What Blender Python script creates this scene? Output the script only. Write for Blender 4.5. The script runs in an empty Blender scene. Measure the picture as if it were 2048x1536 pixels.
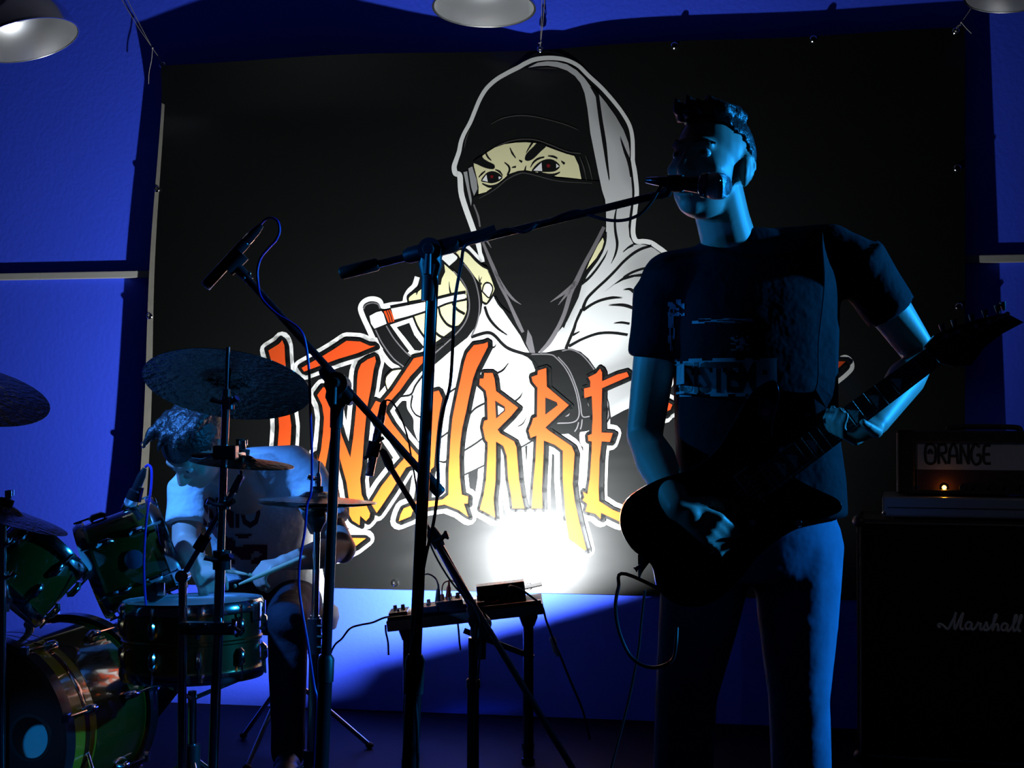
import bpy, bmesh, math, random
from mathutils import Vector, Matrix, noise
from mathutils.geometry import tessellate_polygon
from mathutils.bvhtree import BVHTree
random.seed(7)
S = bpy.context.scene
COL = S.collection
PI = math.pi
V = Vector

# ------------------------------------------------------------------ camera
F = 3000.0                       # focal length in pixels of the 2048 px wide frame
CAM = V((0, 0, 1.12))            # eye height above the stage boards
PITCH = math.atan(52 / F)
cd = bpy.data.cameras.new('camera'); cam = bpy.data.objects.new('camera', cd); COL.objects.link(cam)
cd.sensor_width = 36; cd.lens = 36 * F / 2048; cd.clip_end = 60
cam.location = CAM; cam.rotation_euler = (PI / 2 + PITCH, 0, 0)
S.camera = cam

# ------------------------------------------------------------------ world, exposure, stage lights and added fill spots
w = bpy.data.worlds.new('night'); S.world = w; w.use_nodes = True
w.node_tree.nodes['Background'].inputs[0].default_value = (0.10, 0.14, 0.5, 1)
w.node_tree.nodes['Background'].inputs[1].default_value = 0.006
S.view_settings.view_transform = 'Standard'; S.view_settings.look = 'None'
S.view_settings.exposure = 0.0; S.view_settings.gamma = 1.0
S.view_settings.use_curve_mapping = False

def spot(name, loc, aim, watts, col, ang, blend, size):
    l = bpy.data.lights.new(name, 'SPOT'); l.energy = watts; l.color = col
    l.spot_size = math.radians(ang); l.spot_blend = blend; l.shadow_soft_size = size
    o = bpy.data.objects.new(name, l); COL.objects.link(o); o.location = loc
    o.rotation_euler = (V(aim) - V(loc)).to_track_quat('-Z', 'Y').to_euler()
    return o
CYAN = (0.012, 0.33, 1.0)
BLUE = (0.05, 0.26, 1.0)
spot('stage_spot_right', (3.6, 3.38, 1.80), (0.60, 3.14, 1.08), 980, CYAN, 34, 0.35, 0.05)
spot('stage_spot_left', (-3.2, 3.26, 1.64), (0.20, 3.08, 1.25), 240, CYAN, 12, 0.5, 0.05)
spot('stage_spot_drums', (-2.35, 2.85, 3.1), (-1.0, 4.26, 0.95), 1250, BLUE, 14.5, 0.5, 0.05)
spot('fill_spot_kick', (-0.35, 0.4, 1.2), (-1.231, 3.857, 0.278), 260, CYAN, 3.6, 0.5, 0.03)  # added fill: narrow beam that brightens the inside of the port hole
spot('stage_spot_vocal', (-2.2, 1.4, 1.9), (-0.02, 2.95, 1.48), 95, (0.015, 0.22, 1.0), 8.5, 0.6, 0.05)
spot('stage_spot_low', (-0.2, 0.8, 1.7), (-1.10, 3.98, 0.34), 34, (1.0, 0.93, 0.62), 8, 0.6, 0.05)
spot('fill_spot_backline', (2.6, 1.4, 2.4), (1.62, 4.75, 0.75), 9, (1.0, 0.95, 0.92), 19, 0.5, 0.05)  # added fill that lifts only the amplifiers out of the dark

def P(px, py, d):                # pixel + depth along the optical axis -> world point
    u = (px - 1024) / F; v = (768 - py) / F
    c, s = math.cos(PITCH), math.sin(PITCH)
    return CAM + d * (V((u, 0, 0)) + V((0, c, s)) + v * V((0, -s, c)))
def px2m(n, d): return n * d / F

# ------------------------------------------------------------------ materials
def mat(name, col, rough=0.5, metal=0.0, spec=0.5, coat=0.0, emit=None, estr=0.0, noise_s=0, noise_a=0.0, bump=0, bump_s=0.0, bscale=None):
    m = bpy.data.materials.new(name); m.use_nodes = True
    nt = m.node_tree; b = nt.nodes['Principled BSDF']
    b.inputs['Base Color'].default_value = (*col, 1); b.inputs['Roughness'].default_value = rough
    b.inputs['Metallic'].default_value = metal; b.inputs['Specular IOR Level'].default_value = spec
    b.inputs['Coat Weight'].default_value = coat
    b.inputs['Coat Roughness'].default_value = 0.11 if coat < .5 else 0.05
    if emit: b.inputs['Emission Color'].default_value = (*emit, 1); b.inputs['Emission Strength'].default_value = estr
    if noise_s or bump:
        tc = nt.nodes.new('ShaderNodeTexCoord')
    if noise_s:
        n = nt.nodes.new('ShaderNodeTexNoise'); n.inputs['Scale'].default_value = noise_s; n.inputs['Detail'].default_value = 5
        nt.links.new(tc.outputs['Object'], n.inputs['Vector'])
        r = nt.nodes.new('ShaderNodeMix'); r.data_type = 'RGBA'
        r.inputs['A'].default_value = (*[c * (1 - noise_a) for c in col], 1)
        r.inputs['B'].default_value = (*[min(1, c * (1 + noise_a)) for c in col], 1)
        nt.links.new(n.outputs['Fac'], r.inputs['Factor']); nt.links.new(r.outputs['Result'], b.inputs['Base Color'])
    if bump:
        n = nt.nodes.new('ShaderNodeTexNoise'); n.inputs['Scale'].default_value = bump; n.inputs['Detail'].default_value = 3
        vo = tc.outputs['Object']
        if bscale:
            mp = nt.nodes.new('ShaderNodeMapping'); mp.inputs['Scale'].default_value = bscale; nt.links.new(vo, mp.inputs['Vector']); vo = mp.outputs['Vector']
        nt.links.new(vo, n.inputs['Vector'])
        bp = nt.nodes.new('ShaderNodeBump'); bp.inputs['Strength'].default_value = bump_s; bp.inputs['Distance'].default_value = 0.02
        nt.links.new(n.outputs['Fac'], bp.inputs['Height']); nt.links.new(bp.outputs['Normal'], b.inputs['Normal'])
    return m
M = {}
M['wall'] = mat('blue_wall_paint', (0.036, 0.088, 0.92), 0.75, spec=0.2, noise_s=1.5, noise_a=0.06, bump=60, bump_s=0.05)
M['trim'] = mat('white_trim', (0.34, 0.34, 0.32), 0.5, bump=30, bump_s=0.02)
M['floor'] = mat('dark_boards', (0.0025, 0.0025, 0.010), 0.6, spec=0.05, noise_s=6, noise_a=0.3)
M['ceil'] = mat('ceiling_paint', (0.03, 0.03, 0.05), 0.8, noise_s=2, noise_a=0.1)
M['vinyl'] = mat('black_vinyl', (0.003, 0.0033, 0.0033), 0.40, spec=0.3, coat=0.3, bump=1.3, bump_s=0.25, bscale=(1.0, 1.0, 3.0))
M['hem'] = mat('pale_vinyl_edge', (0.20, 0.188, 0.162), 0.5, noise_s=20, noise_a=0.2)
M['p_black'] = mat('print_black', (0.003, 0.0033, 0.0033), 0.40, spec=0.3, coat=0.3, bump=1.3, bump_s=0.25, bscale=(1.0, 1.0, 3.0))
M['p_white'] = mat('print_white', (0.50, 0.50, 0.485), 0.6, spec=0.15, noise_s=8, noise_a=0.03)
M['p_skin'] = mat('print_cream', (0.47, 0.445, 0.26), 0.45, spec=0.3)
M['p_dark'] = mat('print_dark_grey', (0.085, 0.08, 0.085), 0.45, spec=0.3)
M['p_faint'] = mat('print_faint_grey', (0.035, 0.033, 0.033), 0.45, spec=0.3)
M['p_red'] = mat('print_red', (0.10, 0.003, 0.005), 0.45, spec=0.3)
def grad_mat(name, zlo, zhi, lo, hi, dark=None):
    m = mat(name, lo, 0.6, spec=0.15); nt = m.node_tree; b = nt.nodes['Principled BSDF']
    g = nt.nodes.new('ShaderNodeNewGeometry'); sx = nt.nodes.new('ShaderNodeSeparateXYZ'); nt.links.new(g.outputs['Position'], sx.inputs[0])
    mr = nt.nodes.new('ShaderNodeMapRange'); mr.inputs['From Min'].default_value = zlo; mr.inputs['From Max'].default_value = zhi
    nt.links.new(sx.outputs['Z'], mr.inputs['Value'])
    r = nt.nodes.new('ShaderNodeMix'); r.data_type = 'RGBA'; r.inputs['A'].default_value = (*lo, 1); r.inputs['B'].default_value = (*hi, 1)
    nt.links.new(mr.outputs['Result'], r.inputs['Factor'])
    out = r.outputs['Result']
    if dark:                       # dark smudges: shading by the sheet's waves put into the colour
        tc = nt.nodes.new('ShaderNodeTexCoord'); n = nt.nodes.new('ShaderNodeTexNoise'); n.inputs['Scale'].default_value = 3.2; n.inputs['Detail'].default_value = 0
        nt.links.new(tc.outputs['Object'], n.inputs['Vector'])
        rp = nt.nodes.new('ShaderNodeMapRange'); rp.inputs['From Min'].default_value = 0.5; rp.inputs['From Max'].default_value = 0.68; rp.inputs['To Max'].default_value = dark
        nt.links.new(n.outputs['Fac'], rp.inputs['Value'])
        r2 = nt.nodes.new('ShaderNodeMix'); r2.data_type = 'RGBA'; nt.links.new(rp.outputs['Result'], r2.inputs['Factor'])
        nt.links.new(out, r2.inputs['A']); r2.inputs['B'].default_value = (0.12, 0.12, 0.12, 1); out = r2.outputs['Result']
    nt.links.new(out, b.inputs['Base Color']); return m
M['p_orange'] = grad_mat('print_orange', 0.60, 1.05, (0.56, 0.115, 0.012), (0.40, 0.04, 0.005))
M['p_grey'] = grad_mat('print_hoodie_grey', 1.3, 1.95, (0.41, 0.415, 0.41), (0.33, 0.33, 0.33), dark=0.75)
M['steel'] = mat('polished_aluminium', (0.75, 0.76, 0.76), 0.2, 1.0)
M['steel_in'] = mat('satin_reflector', (0.86, 0.87, 0.88), 0.40, 1.0)
M['chrome'] = mat('chrome', (0.72, 0.74, 0.78), 0.12, 1.0)
M['black_metal'] = mat('black_powder_coat', (0.012, 0.012, 0.015), 0.24, spec=0.5)
M['black_plastic'] = mat('black_plastic', (0.012, 0.012, 0.014), 0.45)
M['rubber'] = mat('black_rubber', (0.01, 0.01, 0.01), 0.7)
M['cable'] = mat('black_cable', (0.012, 0.012, 0.016), 0.4)
M['cable_blue'] = mat('blue_cable', (0.04, 0.03, 0.42), 0.4)
M['cable_orange_lit'] = mat('orange_lit_cable', (0.40, 0.04, 0.02), 0.4)  # orange light on cable and plug put into their colour
M['glass'] = mat('opal_bulb', (0.5, 0.5, 0.48), 0.2)
M['grille'] = mat('mic_grille', (0.4, 0.42, 0.45), 0.35, 1.0, bump=900, bump_s=0.6)
M['skin'] = mat('skin', (0.48, 0.31, 0.24), 0.5, noise_s=40, noise_a=0.08)
M['hair'] = mat('dark_hair', (0.010, 0.008, 0.007), 0.45, bump=90, bump_s=0.3)
M['black_tee'] = mat('black_cotton', (0.005, 0.0055, 0.009), 0.85, spec=0.15, bump=14, bump_s=0.5)
M['white_tee'] = mat('white_cotton', (0.62, 0.62, 0.62), 0.85, spec=0.2, bump=11, bump_s=0.9)
M['jeans'] = mat('blue_denim', (0.10, 0.14, 0.24), 0.85, spec=0.2, noise_s=14, noise_a=0.45, bump=10, bump_s=0.3)
M['dark_jeans'] = mat('dark_denim', (0.015, 0.018, 0.028), 0.85, spec=0.2, bump=16, bump_s=0.5)
M['shoe'] = mat('shoe_leather', (0.015, 0.014, 0.014), 0.5)
M['sole'] = mat('pale_sole', (0.3, 0.3, 0.28), 0.6)
M['eye'] = mat('eye_white', (0.6, 0.58, 0.55), 0.2)
M['tee_ink'] = mat('worn_white_ink', (0.35, 0.38, 0.42), 0.8, noise_s=30, noise_a=0.5)
M['red_ink'] = mat('dark_red_ink', (0.10, 0.012, 0.03), 0.8, noise_s=30, noise_a=0.4)
M['guitar'] = mat('black_lacquer', (0.010, 0.010, 0.013), 0.15, coat=0.6)
M['fretboard'] = mat('ebony', (0.018, 0.014, 0.012), 0.45, noise_s=60, noise_a=0.3)
M['cymbal'] = mat('dark_bronze', (0.075, 0.068, 0.052), 0.24, 1.0, noise_s=7, noise_a=0.35, bump=55, bump_s=0.35)
M['cymbal_bright'] = mat('bright_bronze', (0.32, 0.28, 0.20), 0.22, 1.0, bump=80, bump_s=0.2)
M['shell'] = mat('green_lacquer', (0.19, 0.175, 0.010), 0.14, coat=1.0, noise_s=3, noise_a=0.5)
M['shell_tom'] = mat('dark_green_lacquer', (0.028, 0.03, 0.005), 0.12, coat=1.0, noise_s=3, noise_a=0.4)
M['burst'] = mat('brown_burst', (0.05, 0.014, 0.004), 0.12, coat=1.0, noise_s=3, noise_a=0.3)
M['snare'] = mat('brass_shell', (0.24, 0.185, 0.075), 0.24, 1.0)
M['drumhead'] = mat('drumhead', (0.55, 0.56, 0.58), 0.4)
M['black_head'] = mat('black_drumhead', (0.01, 0.01, 0.012), 0.3)
M['wood'] = mat('maple_stick', (0.55, 0.42, 0.25), 0.45)
M['tolex'] = mat('black_tolex', (0.012, 0.012, 0.013), 0.6, bump=220, bump_s=0.5)
M['cloth'] = mat('speaker_cloth', (0.010, 0.010, 0.011), 0.9, spec=0.2, bump=400, bump_s=0.6)
M['piping'] = mat('grey_piping', (0.12, 0.12, 0.11), 0.5)
M['logo'] = mat('white_logo', (0.55, 0.55, 0.55), 0.4)
M['panel'] = mat('grey_panel', (0.42, 0.42, 0.43), 0.5)
M['panel_blue'] = mat('blue_disc', (0.05, 0.09, 0.16), 0.3)
M['panel_dark'] = mat('dark_control_panel', (0.05, 0.022, 0.010), 0.4)
M['silver'] = mat('brushed_silver', (0.45, 0.45, 0.46), 0.32, 0.7)
M['pilot'] = mat('amber_pilot', (1, 0.4, 0.05), 0.3, emit=(1.0, 0.32, 0.02), estr=40)
M['black_letter'] = mat('black_lettering', (0.012, 0.012, 0.012), 0.5)
M['lens'] = mat('lit_lens', (1, 1, 1), 0.3, emit=(0.92, 0.97, 1.0), estr=120)
M['mdf'] = mat('grey_brown_board', (0.10, 0.085, 0.075), 0.5, noise_s=20, noise_a=0.2)
M['felt'] = mat('black_felt', (0.012, 0.012, 0.012), 0.95)

# ------------------------------------------------------------------ object helpers
def link(o): COL.objects.link(o); return o
def thing(name, label, cat, loc, group=None):
    o = link(bpy.data.objects.new(name, None)); o.location = loc; o.empty_display_size = 0.05
    o['label'] = label; o['category'] = cat
    if group: o['group'] = group
    return o
def root_loc(o):
    while o.parent: o = o.parent
    return o.location.copy()

def catmull(pts, n=6, closed=False):
    pts = [V(p) for p in pts]
    if len(pts) < 3: return pts
    out = []; m = len(pts)
    rng = range(m) if closed else range(m - 1)
    for i in rng:
        if closed: p0, p1, p2, p3 = pts[i - 1], pts[i], pts[(i + 1) % m], pts[(i + 2) % m]
        else:
            p1, p2 = pts[i], pts[i + 1]
            p0 = pts[i - 1] if i > 0 else 2 * p1 - p2
            p3 = pts[i + 2] if i + 2 < m else 2 * p2 - p1
        for k in range(n):
            t = k / n
            out.append(0.5 * ((2 * p1) + (p2 - p0) * t + (2 * p0 - 5 * p1 + 4 * p2 - p3) * t * t + (3 * p1 - p0 - 3 * p2 + p3) * t ** 3))
    if not closed: out.append(pts[-1])
    return out

def frame(d):
    d = V(d).normalized()
    a = V((0, 0, 1)) if abs(d.z) < 0.95 else V((1, 0, 0))
    x = a.cross(d).normalized(); y = d.cross(x).normalized()
    return x, y, d

class MB:
    def __init__(s): s.v = []; s.f = []
    def add(s, vs, fs):
        o = len(s.v); s.v += [V(v) for v in vs]; s.f += [tuple(i + o for i in f) for f in fs]; return s
    def box(s, c, size, R=None, bevel=0.0):
        hx, hy, hz = [q / 2 for q in size]; c = V(c)
        if bevel <= 0:
            vs = [V((x, y, z)) for x in (-hx, hx) for y in (-hy, hy) for z in (-hz, hz)]
            fs = [(0, 1, 3, 2), (4, 6, 7, 5), (0, 4, 5, 1), (2, 3, 7, 6), (0, 2, 6, 4), (1, 5, 7, 3)]
        else:
            bm = bmesh.new(); bmesh.ops.create_cube(bm, size=1)
            for v in bm.verts: v.co = V((v.co.x * size[0], v.co.y * size[1], v.co.z * size[2]))
            bmesh.ops.bevel(bm, geom=bm.edges[:], offset=bevel, segments=2, affect='EDGES', profile=0.7)
            bm.verts.ensure_lookup_table(); vs = [v.co.copy() for v in bm.verts]; bm.verts.index_update()
            fs = [tuple(v.index for v in f.verts) for f in bm.faces]; bm.free()
        if R is not None: vs = [R @ v for v in vs]
        return s.add([v + c for v in vs], fs)
    def tube(s, pts, r, n=10, cap=True, flat=None):
        pts = [V(p) for p in pts]; m = len(pts)
        rs = r if isinstance(r, (list, tuple)) else [r] * m
        if len(rs) != m: rs = [rs[0] + (rs[-1] - rs[0]) * i / (m - 1) for i in range(m)]
        x = None; vs = []; fs = []
        for i, p in enumerate(pts):
            d = (pts[min(i + 1, m - 1)] - pts[max(i - 1, 0)])
            d = d.normalized() if d.length > 1e-9 else V((0, 0, 1))
            if x is None: x, y, _ = frame(d)
            else:
                x = (x - d * x.dot(d)); x = x.normalized() if x.length > 1e-6 else frame(d)[0]; y = d.cross(x)
            for k in range(n):
                a = 2 * PI * k / n; q = (x * math.cos(a) + y * math.sin(a))
                if flat: q = V((q.x * flat[0], q.y * flat[1], q.z * flat[2]))
                vs.append(p + q * rs[i])
        for i in range(m - 1):
            for k in range(n):
                k2 = (k + 1) % n; fs.append((i * n + k, i * n + k2, (i + 1) * n + k2, (i + 1) * n + k))
        if cap: fs.append(tuple(range(n - 1, -1, -1))); fs.append(tuple((m - 1) * n + k for k in range(n)))
        return s.add(vs, fs)
    def cyl(s, a, b, r, r2=None, n=16): return s.tube([a, b], [r, r if r2 is None else r2], n)
    def lathe(s, c, axis, prof, n=32, closed=False):     # prof: (radius, height along axis)
        x, y, z = frame(axis); c = V(c); vs = []; fs = []; m = len(prof)
        for r, h in prof:
            for k in range(n):
                a = 2 * PI * k / n; vs.append(c + z * h + (x * math.cos(a) + y * math.sin(a)) * max(r, 1e-5))
        for i in range(m if closed else m - 1):
            j = (i + 1) % m
            for k in range(n):
                k2 = (k + 1) % n; fs.append((i * n + k, i * n + k2, j * n + k2, j * n + k))
        return s.add(vs, fs)
    def ell(s, c, r, R=None, n=20, m=12):
        c = V(c); vs = []; fs = []
        for i in range(m + 1):
            t = PI * i / m
            for k in range(n):
                a = 2 * PI * k / n; q = V((r[0] * math.sin(t) * math.cos(a), r[1] * math.sin(t) * math.sin(a), r[2] * math.cos(t)))
                vs.append(c + (R @ q if R is not None else q))
        for i in range(m):
            for k in range(n):
                k2 = (k + 1) % n; fs.append((i * n + k, (i + 1) * n + k, (i + 1) * n + k2, i * n + k2))
        return s.add(vs, fs)
    def ball(s, c, r, n=14, m=8): return s.ell(c, (r, r, r), None, n, m)
    def limb(s, pts, rs, n=14):                          # closed chain with round joints, for remeshing
        s.tube(pts, rs, n)
        for p, r in zip(pts, rs): s.ball(p, r * 0.995, n, 8)
        return s
    def prism(s, poly, O, X, Y, Z, t0, t1):              # extrude a 2D outline
        n = len(poly); O = V(O)
        vs = [O + X * p[0] + Y * p[1] + Z * t for t in (t0, t1) for p in poly]
        tri = tessellate_polygon([[V((p[0], p[1], 0)) for p in poly]])
        fs = [tuple(t) for t in tri] + [tuple(i + n for i in t) for t in tri]
        fs += [(i, (i + 1) % n, (i + 1) % n + n, i + n) for i in range(n)]
        return s.add(vs, fs)
    def build(s, name, m, parent=None, smooth=True, label=None, kind=None, voxel=0, it=6, sharp=True):
        off = root_loc(parent) if parent is not None else V((0, 0, 0))
        me = bpy.data.meshes.new(name); me.from_pydata([v - off for v in s.v], [], s.f)
        bm = bmesh.new(); bm.from_mesh(me); bmesh.ops.remove_doubles(bm, verts=bm.verts, dist=2e-6)
        bmesh.ops.recalc_face_normals(bm, faces=bm.faces); bm.to_mesh(me); bm.free()
        o = link(bpy.data.objects.new(name, me))
        if voxel:
            md = o.modifiers.new('r', 'REMESH'); md.mode = 'VOXEL'; md.voxel_size = voxel
            ms = o.modifiers.new('s', 'SMOOTH'); ms.factor = 0.5; ms.iterations = it
            dg = bpy.context.evaluated_depsgraph_get(); me2 = bpy.data.meshes.new_from_object(o.evaluated_get(dg))
            o.modifiers.clear(); o.data = me2; bpy.data.meshes.remove(me); me = me2; me.name = name; sharp = False
        me.materials.clear(); me.materials.append(M[m] if isinstance(m, str) else m)
        if smooth:
            me.polygons.foreach_set('use_smooth', [True] * len(me.polygons))
            if sharp: me.set_sharp_from_angle(angle=math.radians(42))
        if parent is not None: o.parent = parent
        if label: o['label'] = label
        if kind: o['kind'] = kind
        return o
def structure(mb, name, m, smooth=False): return mb.build(name, m, None, smooth, kind='structure')
def lone(o, label, cat, group=None):
    o['label'] = label; o['category'] = cat
    if group: o['group'] = group
    return o
def recentre(o, loc):            # put a lone mesh's origin at its base
    loc = V(loc)
    o.data.transform(Matrix.Translation(-loc)); o.location = loc; return o

# ------------------------------------------------------------------ wall and banner planes
A0 = P(300, 820, 5.72); A1 = P(1930, 820, 5.16)
BS = V((A1.x - A0.x, A1.y - A0.y, 0)).normalized(); BN = V((BS.y, -BS.x, 0)); BO = V((A0.x, A0.y, 0))
BNT = (BN + V((0, 0, 0.0145))).normalized()      # its top leans back to the wall
def hit(px, py, off=0.0):        # where the sight line through a pixel meets the plane `off` in front of the banner
    r = P(px, py, 1.0) - CAM; o = BO + V((0, 0, 0.47)) + BNT * off
    return CAM + r * ((o - CAM).dot(BNT) / r.dot(BNT))
GAP = 0.06                      # banner hangs this far off the wall
def wpt(s, z, off): return BO + BS * s + V((0, 0, z)) + BN * (off - GAP)
b = MB()
RW = Matrix(((BS.x, -BN.x, 0), (BS.y, -BN.y, 0), (0, 0, 1)))
b.box(wpt(1.5, 1.45, -0.06), (9.0, 0.12, 3.7), RW); structure(b, 'wall_back', 'wall')
b = MB().box(wpt(1.5, 1.643, 0.0125), (8.9, 0.025, 0.026), RW, 0.003); structure(b, 'trim_1', 'trim')
b = MB().box((0, 4.0, -0.05), (9.5, 5.6, 0.1)); structure(b, 'floor', 'floor')
b = MB().box((0, 3.4, 3.36), (9.5, 7.0, 0.1)); structure(b, 'ceiling', 'ceil')
# ------------------------------------------------------------------ banner
banner = thing('stage_banner', 'big black vinyl banner with hooded masked slingshot figure and orange jagged lettering', 'banner', BO + BS * 1.5 + V((0, 0, 0.45)))
def top_y(px): return 134 - 0.0486 * (px - 322) + 6 * math.sin((px - 320) / 90.0) * 0.35
def bot_y(px): return 1167 + 0.0237 * (px - 285)
def left_x(py): return 325 - (py - 130) * 0.0572 + 3 * math.sin(py / 110.0)
def bow(u, v):                   # the sheet bellies a little; the middle cord pulls the top edge towards the wall
    t = max(0.0, 1 - v / 0.10) ** 1.5
    c = math.exp(-((u - 0.468) / 0.05) ** 2)
    return t * (0.052 * math.exp(-((u - 0.15) / 0.17) ** 2) - 0.012 * c)
bb = MB(); NU, NV = 80, 60; vs = []
for j in range(NV + 1):
    v = j / NV
    for i in range(NU + 1):
        u = i / NU
        py0 = 130 + v * 1040; xl = left_x(py0); px = xl + u * (1930 - xl)
        py = top_y(px) + v * (bot_y(px) - top_y(px))
        vs.append(hit(px, py) + BN * bow(u, v))
fs = [(j * (NU + 1) + i, j * (NU + 1) + i + 1, (j + 1) * (NU + 1) + i + 1, (j + 1) * (NU + 1) + i) for j in range(NV) for i in range(NU)]
nb = len(vs)
bb.add(vs + [p - BN * 0.002 for p in vs], fs + [tuple(q + nb for q in reversed(f)) for f in fs])
bb.build('vinyl_sheet', 'vinyl', banner)

def T(x0, y0, s): return lambda *c: [(x0 + c[i] / s, y0 + c[i + 1] / s) for i in range(0, len(c), 2)]
a_ = T(880, 100, 5.12); b_ = T(880, 360, 5.12); c_ = T(1100, 400, 6.8267); d_ = T(700, 460, 5.12)
e_ = T(480, 640, 5.12); f_ = T(480, 880, 5.12); g_ = T(780, 660, 5.12); h_ = T(780, 880, 5.12); i_ = T(1040, 620, 5.12); j_ = T(1040, 840, 5.12)
def p_(*c): return [(c[i], c[i + 1]) for i in range(0, len(c), 2)]

def fill(mb, poly, lay, holes=(), smooth=0):
    loops = [poly] + list(holes)
    if smooth: loops = [[(q.x, q.y) for q in catmull([V((x, y, 0)) for x, y in l], smooth, True)] for l in loops]
    vl = [[V((x, y, 0)) for x, y in l] for l in loops]
    tri = tessellate_polygon(vl); flat = [q for l in vl for q in l]
    mb.add([hit(q.x, q.y, 0.0010 + 0.0004 * lay) for q in flat], tri)
def stroke(mb, pts, wd, lay, smooth=5, closed=False):    # wd: width or list of widths, in pixels of the print
    wds = wd if isinstance(wd, (list, tuple)) else [wd]
    q = [V((x, y, 0)) for x, y in pts]
    c = catmull(q, smooth, closed) if smooth else q[:]
    if closed: c = c + [c[0]]
    m = len(c); vs = []; fs = []
    def W(t):
        if len(wds) == 1: return wds[0]
        x = t * (len(wds) - 1); k = min(int(x), len(wds) - 2); return wds[k] + (wds[k + 1] - wds[k]) * (x - k)
    off = 0.0010 + 0.0004 * lay
    for k in range(m):
        d = c[min(k + 1, m - 1)] - c[max(k - 1, 0)]
        if closed and k in (0, m - 1): d = c[1] - c[m - 2]
        d = d.normalized() if d.length > 1e-6 else V((1, 0, 0)); nrm = V((-d.y, d.x, 0)); h = W(k / (m - 1)) / 2
        for sgn in (1, -1):
            r = c[k] + nrm * h * sgn; vs.append(hit(r.x, r.y, off))
    for k in range(m - 1): fs.append((2 * k, 2 * k + 1, 2 * k + 3, 2 * k + 2))
    mb.add(vs, fs)
def hull(mb, poly, wd, lay, holes=()):                   # grown copy of an outline: edge bands with round corners
    fill(mb, poly, lay)
    off = 0.0010 + 0.0004 * lay; n = len(poly)
    for i in range(n):
        p, q = V((*poly[i], 0)), V((*poly[(i + 1) % n], 0)); d = q - p
        if d.length < 1e-6: continue
        nn = V((-d.y, d.x, 0)).normalized() * wd
        mb.add([hit(r.x, r.y, off) for r in (p + nn, p - nn, q - nn, q + nn)], [(0, 1, 2, 3)])
        mb.add([hit(p.x + wd * math.cos(a * PI / 6), p.y + wd * math.sin(a * PI / 6), off) for a in range(12)], [tuple(range(12))])

wo = MB()       # white contour round the figure
stroke(wo, b_(432, 840, 405, 700, 345, 520) + a_(225, 1500, 203, 1290, 160, 1265, 145, 1200, 165, 1130, 195, 1040, 215, 940, 250, 850, 310, 740, 355, 630, 410, 500, 480, 390, 580, 300, 700, 230, 800, 180, 870, 140, 960, 100, 1080, 82, 1200, 85, 1310, 108, 1420, 165, 1520, 262, 1640, 372, 1750, 492, 1860, 632, 1940, 770, 1970, 900, 1975, 1050, 1975, 1140, 1995, 1250, 2015, 1450) + c_(1165, 120, 1140, 320, 1135, 450, 1160, 540, 1205, 568, 1280, 565, 1380, 585, 1480, 650, 1560, 710, 1625, 780) + p_(1358, 545, 1385, 610, 1398, 690, 1392, 760),
       [10, 11, 11, 9, 8, 8, 8.5, 9, 9, 8, 8, 7.5, 8, 9, 9, 10, 10, 10, 11, 11], 0)
wo.build('figure_contour', 'p_white', banner, smooth=False, label='white contour line of the hood'); wo = MB()
stroke(wo, d_(1100, 190, 1180, 165, 1280, 255, 1348, 330), [9, 10, 9, 5], 0)
wo.build('figure_contour', 'p_white', banner, smooth=False); wo = MB()
stroke(wo, d_(690, 480, 660, 570, 610, 620, 575, 680, 550, 750, 430, 765, 335, 780, 300, 725, 225, 705, 150, 730, 108, 795, 130, 880, 190, 1010, 245, 1130, 300, 1220, 350, 1300, 420, 1380, 500, 1420), 10.5, 0)
wo.build('figure_contour', 'p_white', banner, smooth=False); wo = MB()
fill(wo, d_(410, 970, 640, 895, 720, 1060, 800, 1180, 850, 1250, 640, 1285, 520, 1125), 0)
wo.build('figure_contour', 'p_white', banner, smooth=False); wo = MB()
stroke(wo, g_(40, 790, 110, 708, 185, 712, 200, 800, 262, 905, 268, 1020, 310, 1130), 9, 0, 4)
wo.build('figure_contour', 'p_white', banner, smooth=False); wo = MB()
stroke(wo, i_(1600, 510, 1575, 690, 1520, 800, 1460, 880, 1580, 965), 9, 0, 3)
wo.build('figure_contour', 'p_white', banner, smooth=False); wo = MB()
stroke(wo, e_(0, 935, 60, 970, 130, 950, 170, 915), [9, 8, 2], 0)
wo.build('figure_contour', 'p_white', banner, smooth=False); wo = MB()
stroke(wo, p_(1655, 742, 1677, 720, 1691, 714, 1702, 722, 1704, 736, 1692, 750, 1672, 766), 8.5, 0)
wo.build('figure_contour', 'p_white', banner, smooth=False)
hd = MB()       # hoodie with sleeves
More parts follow.
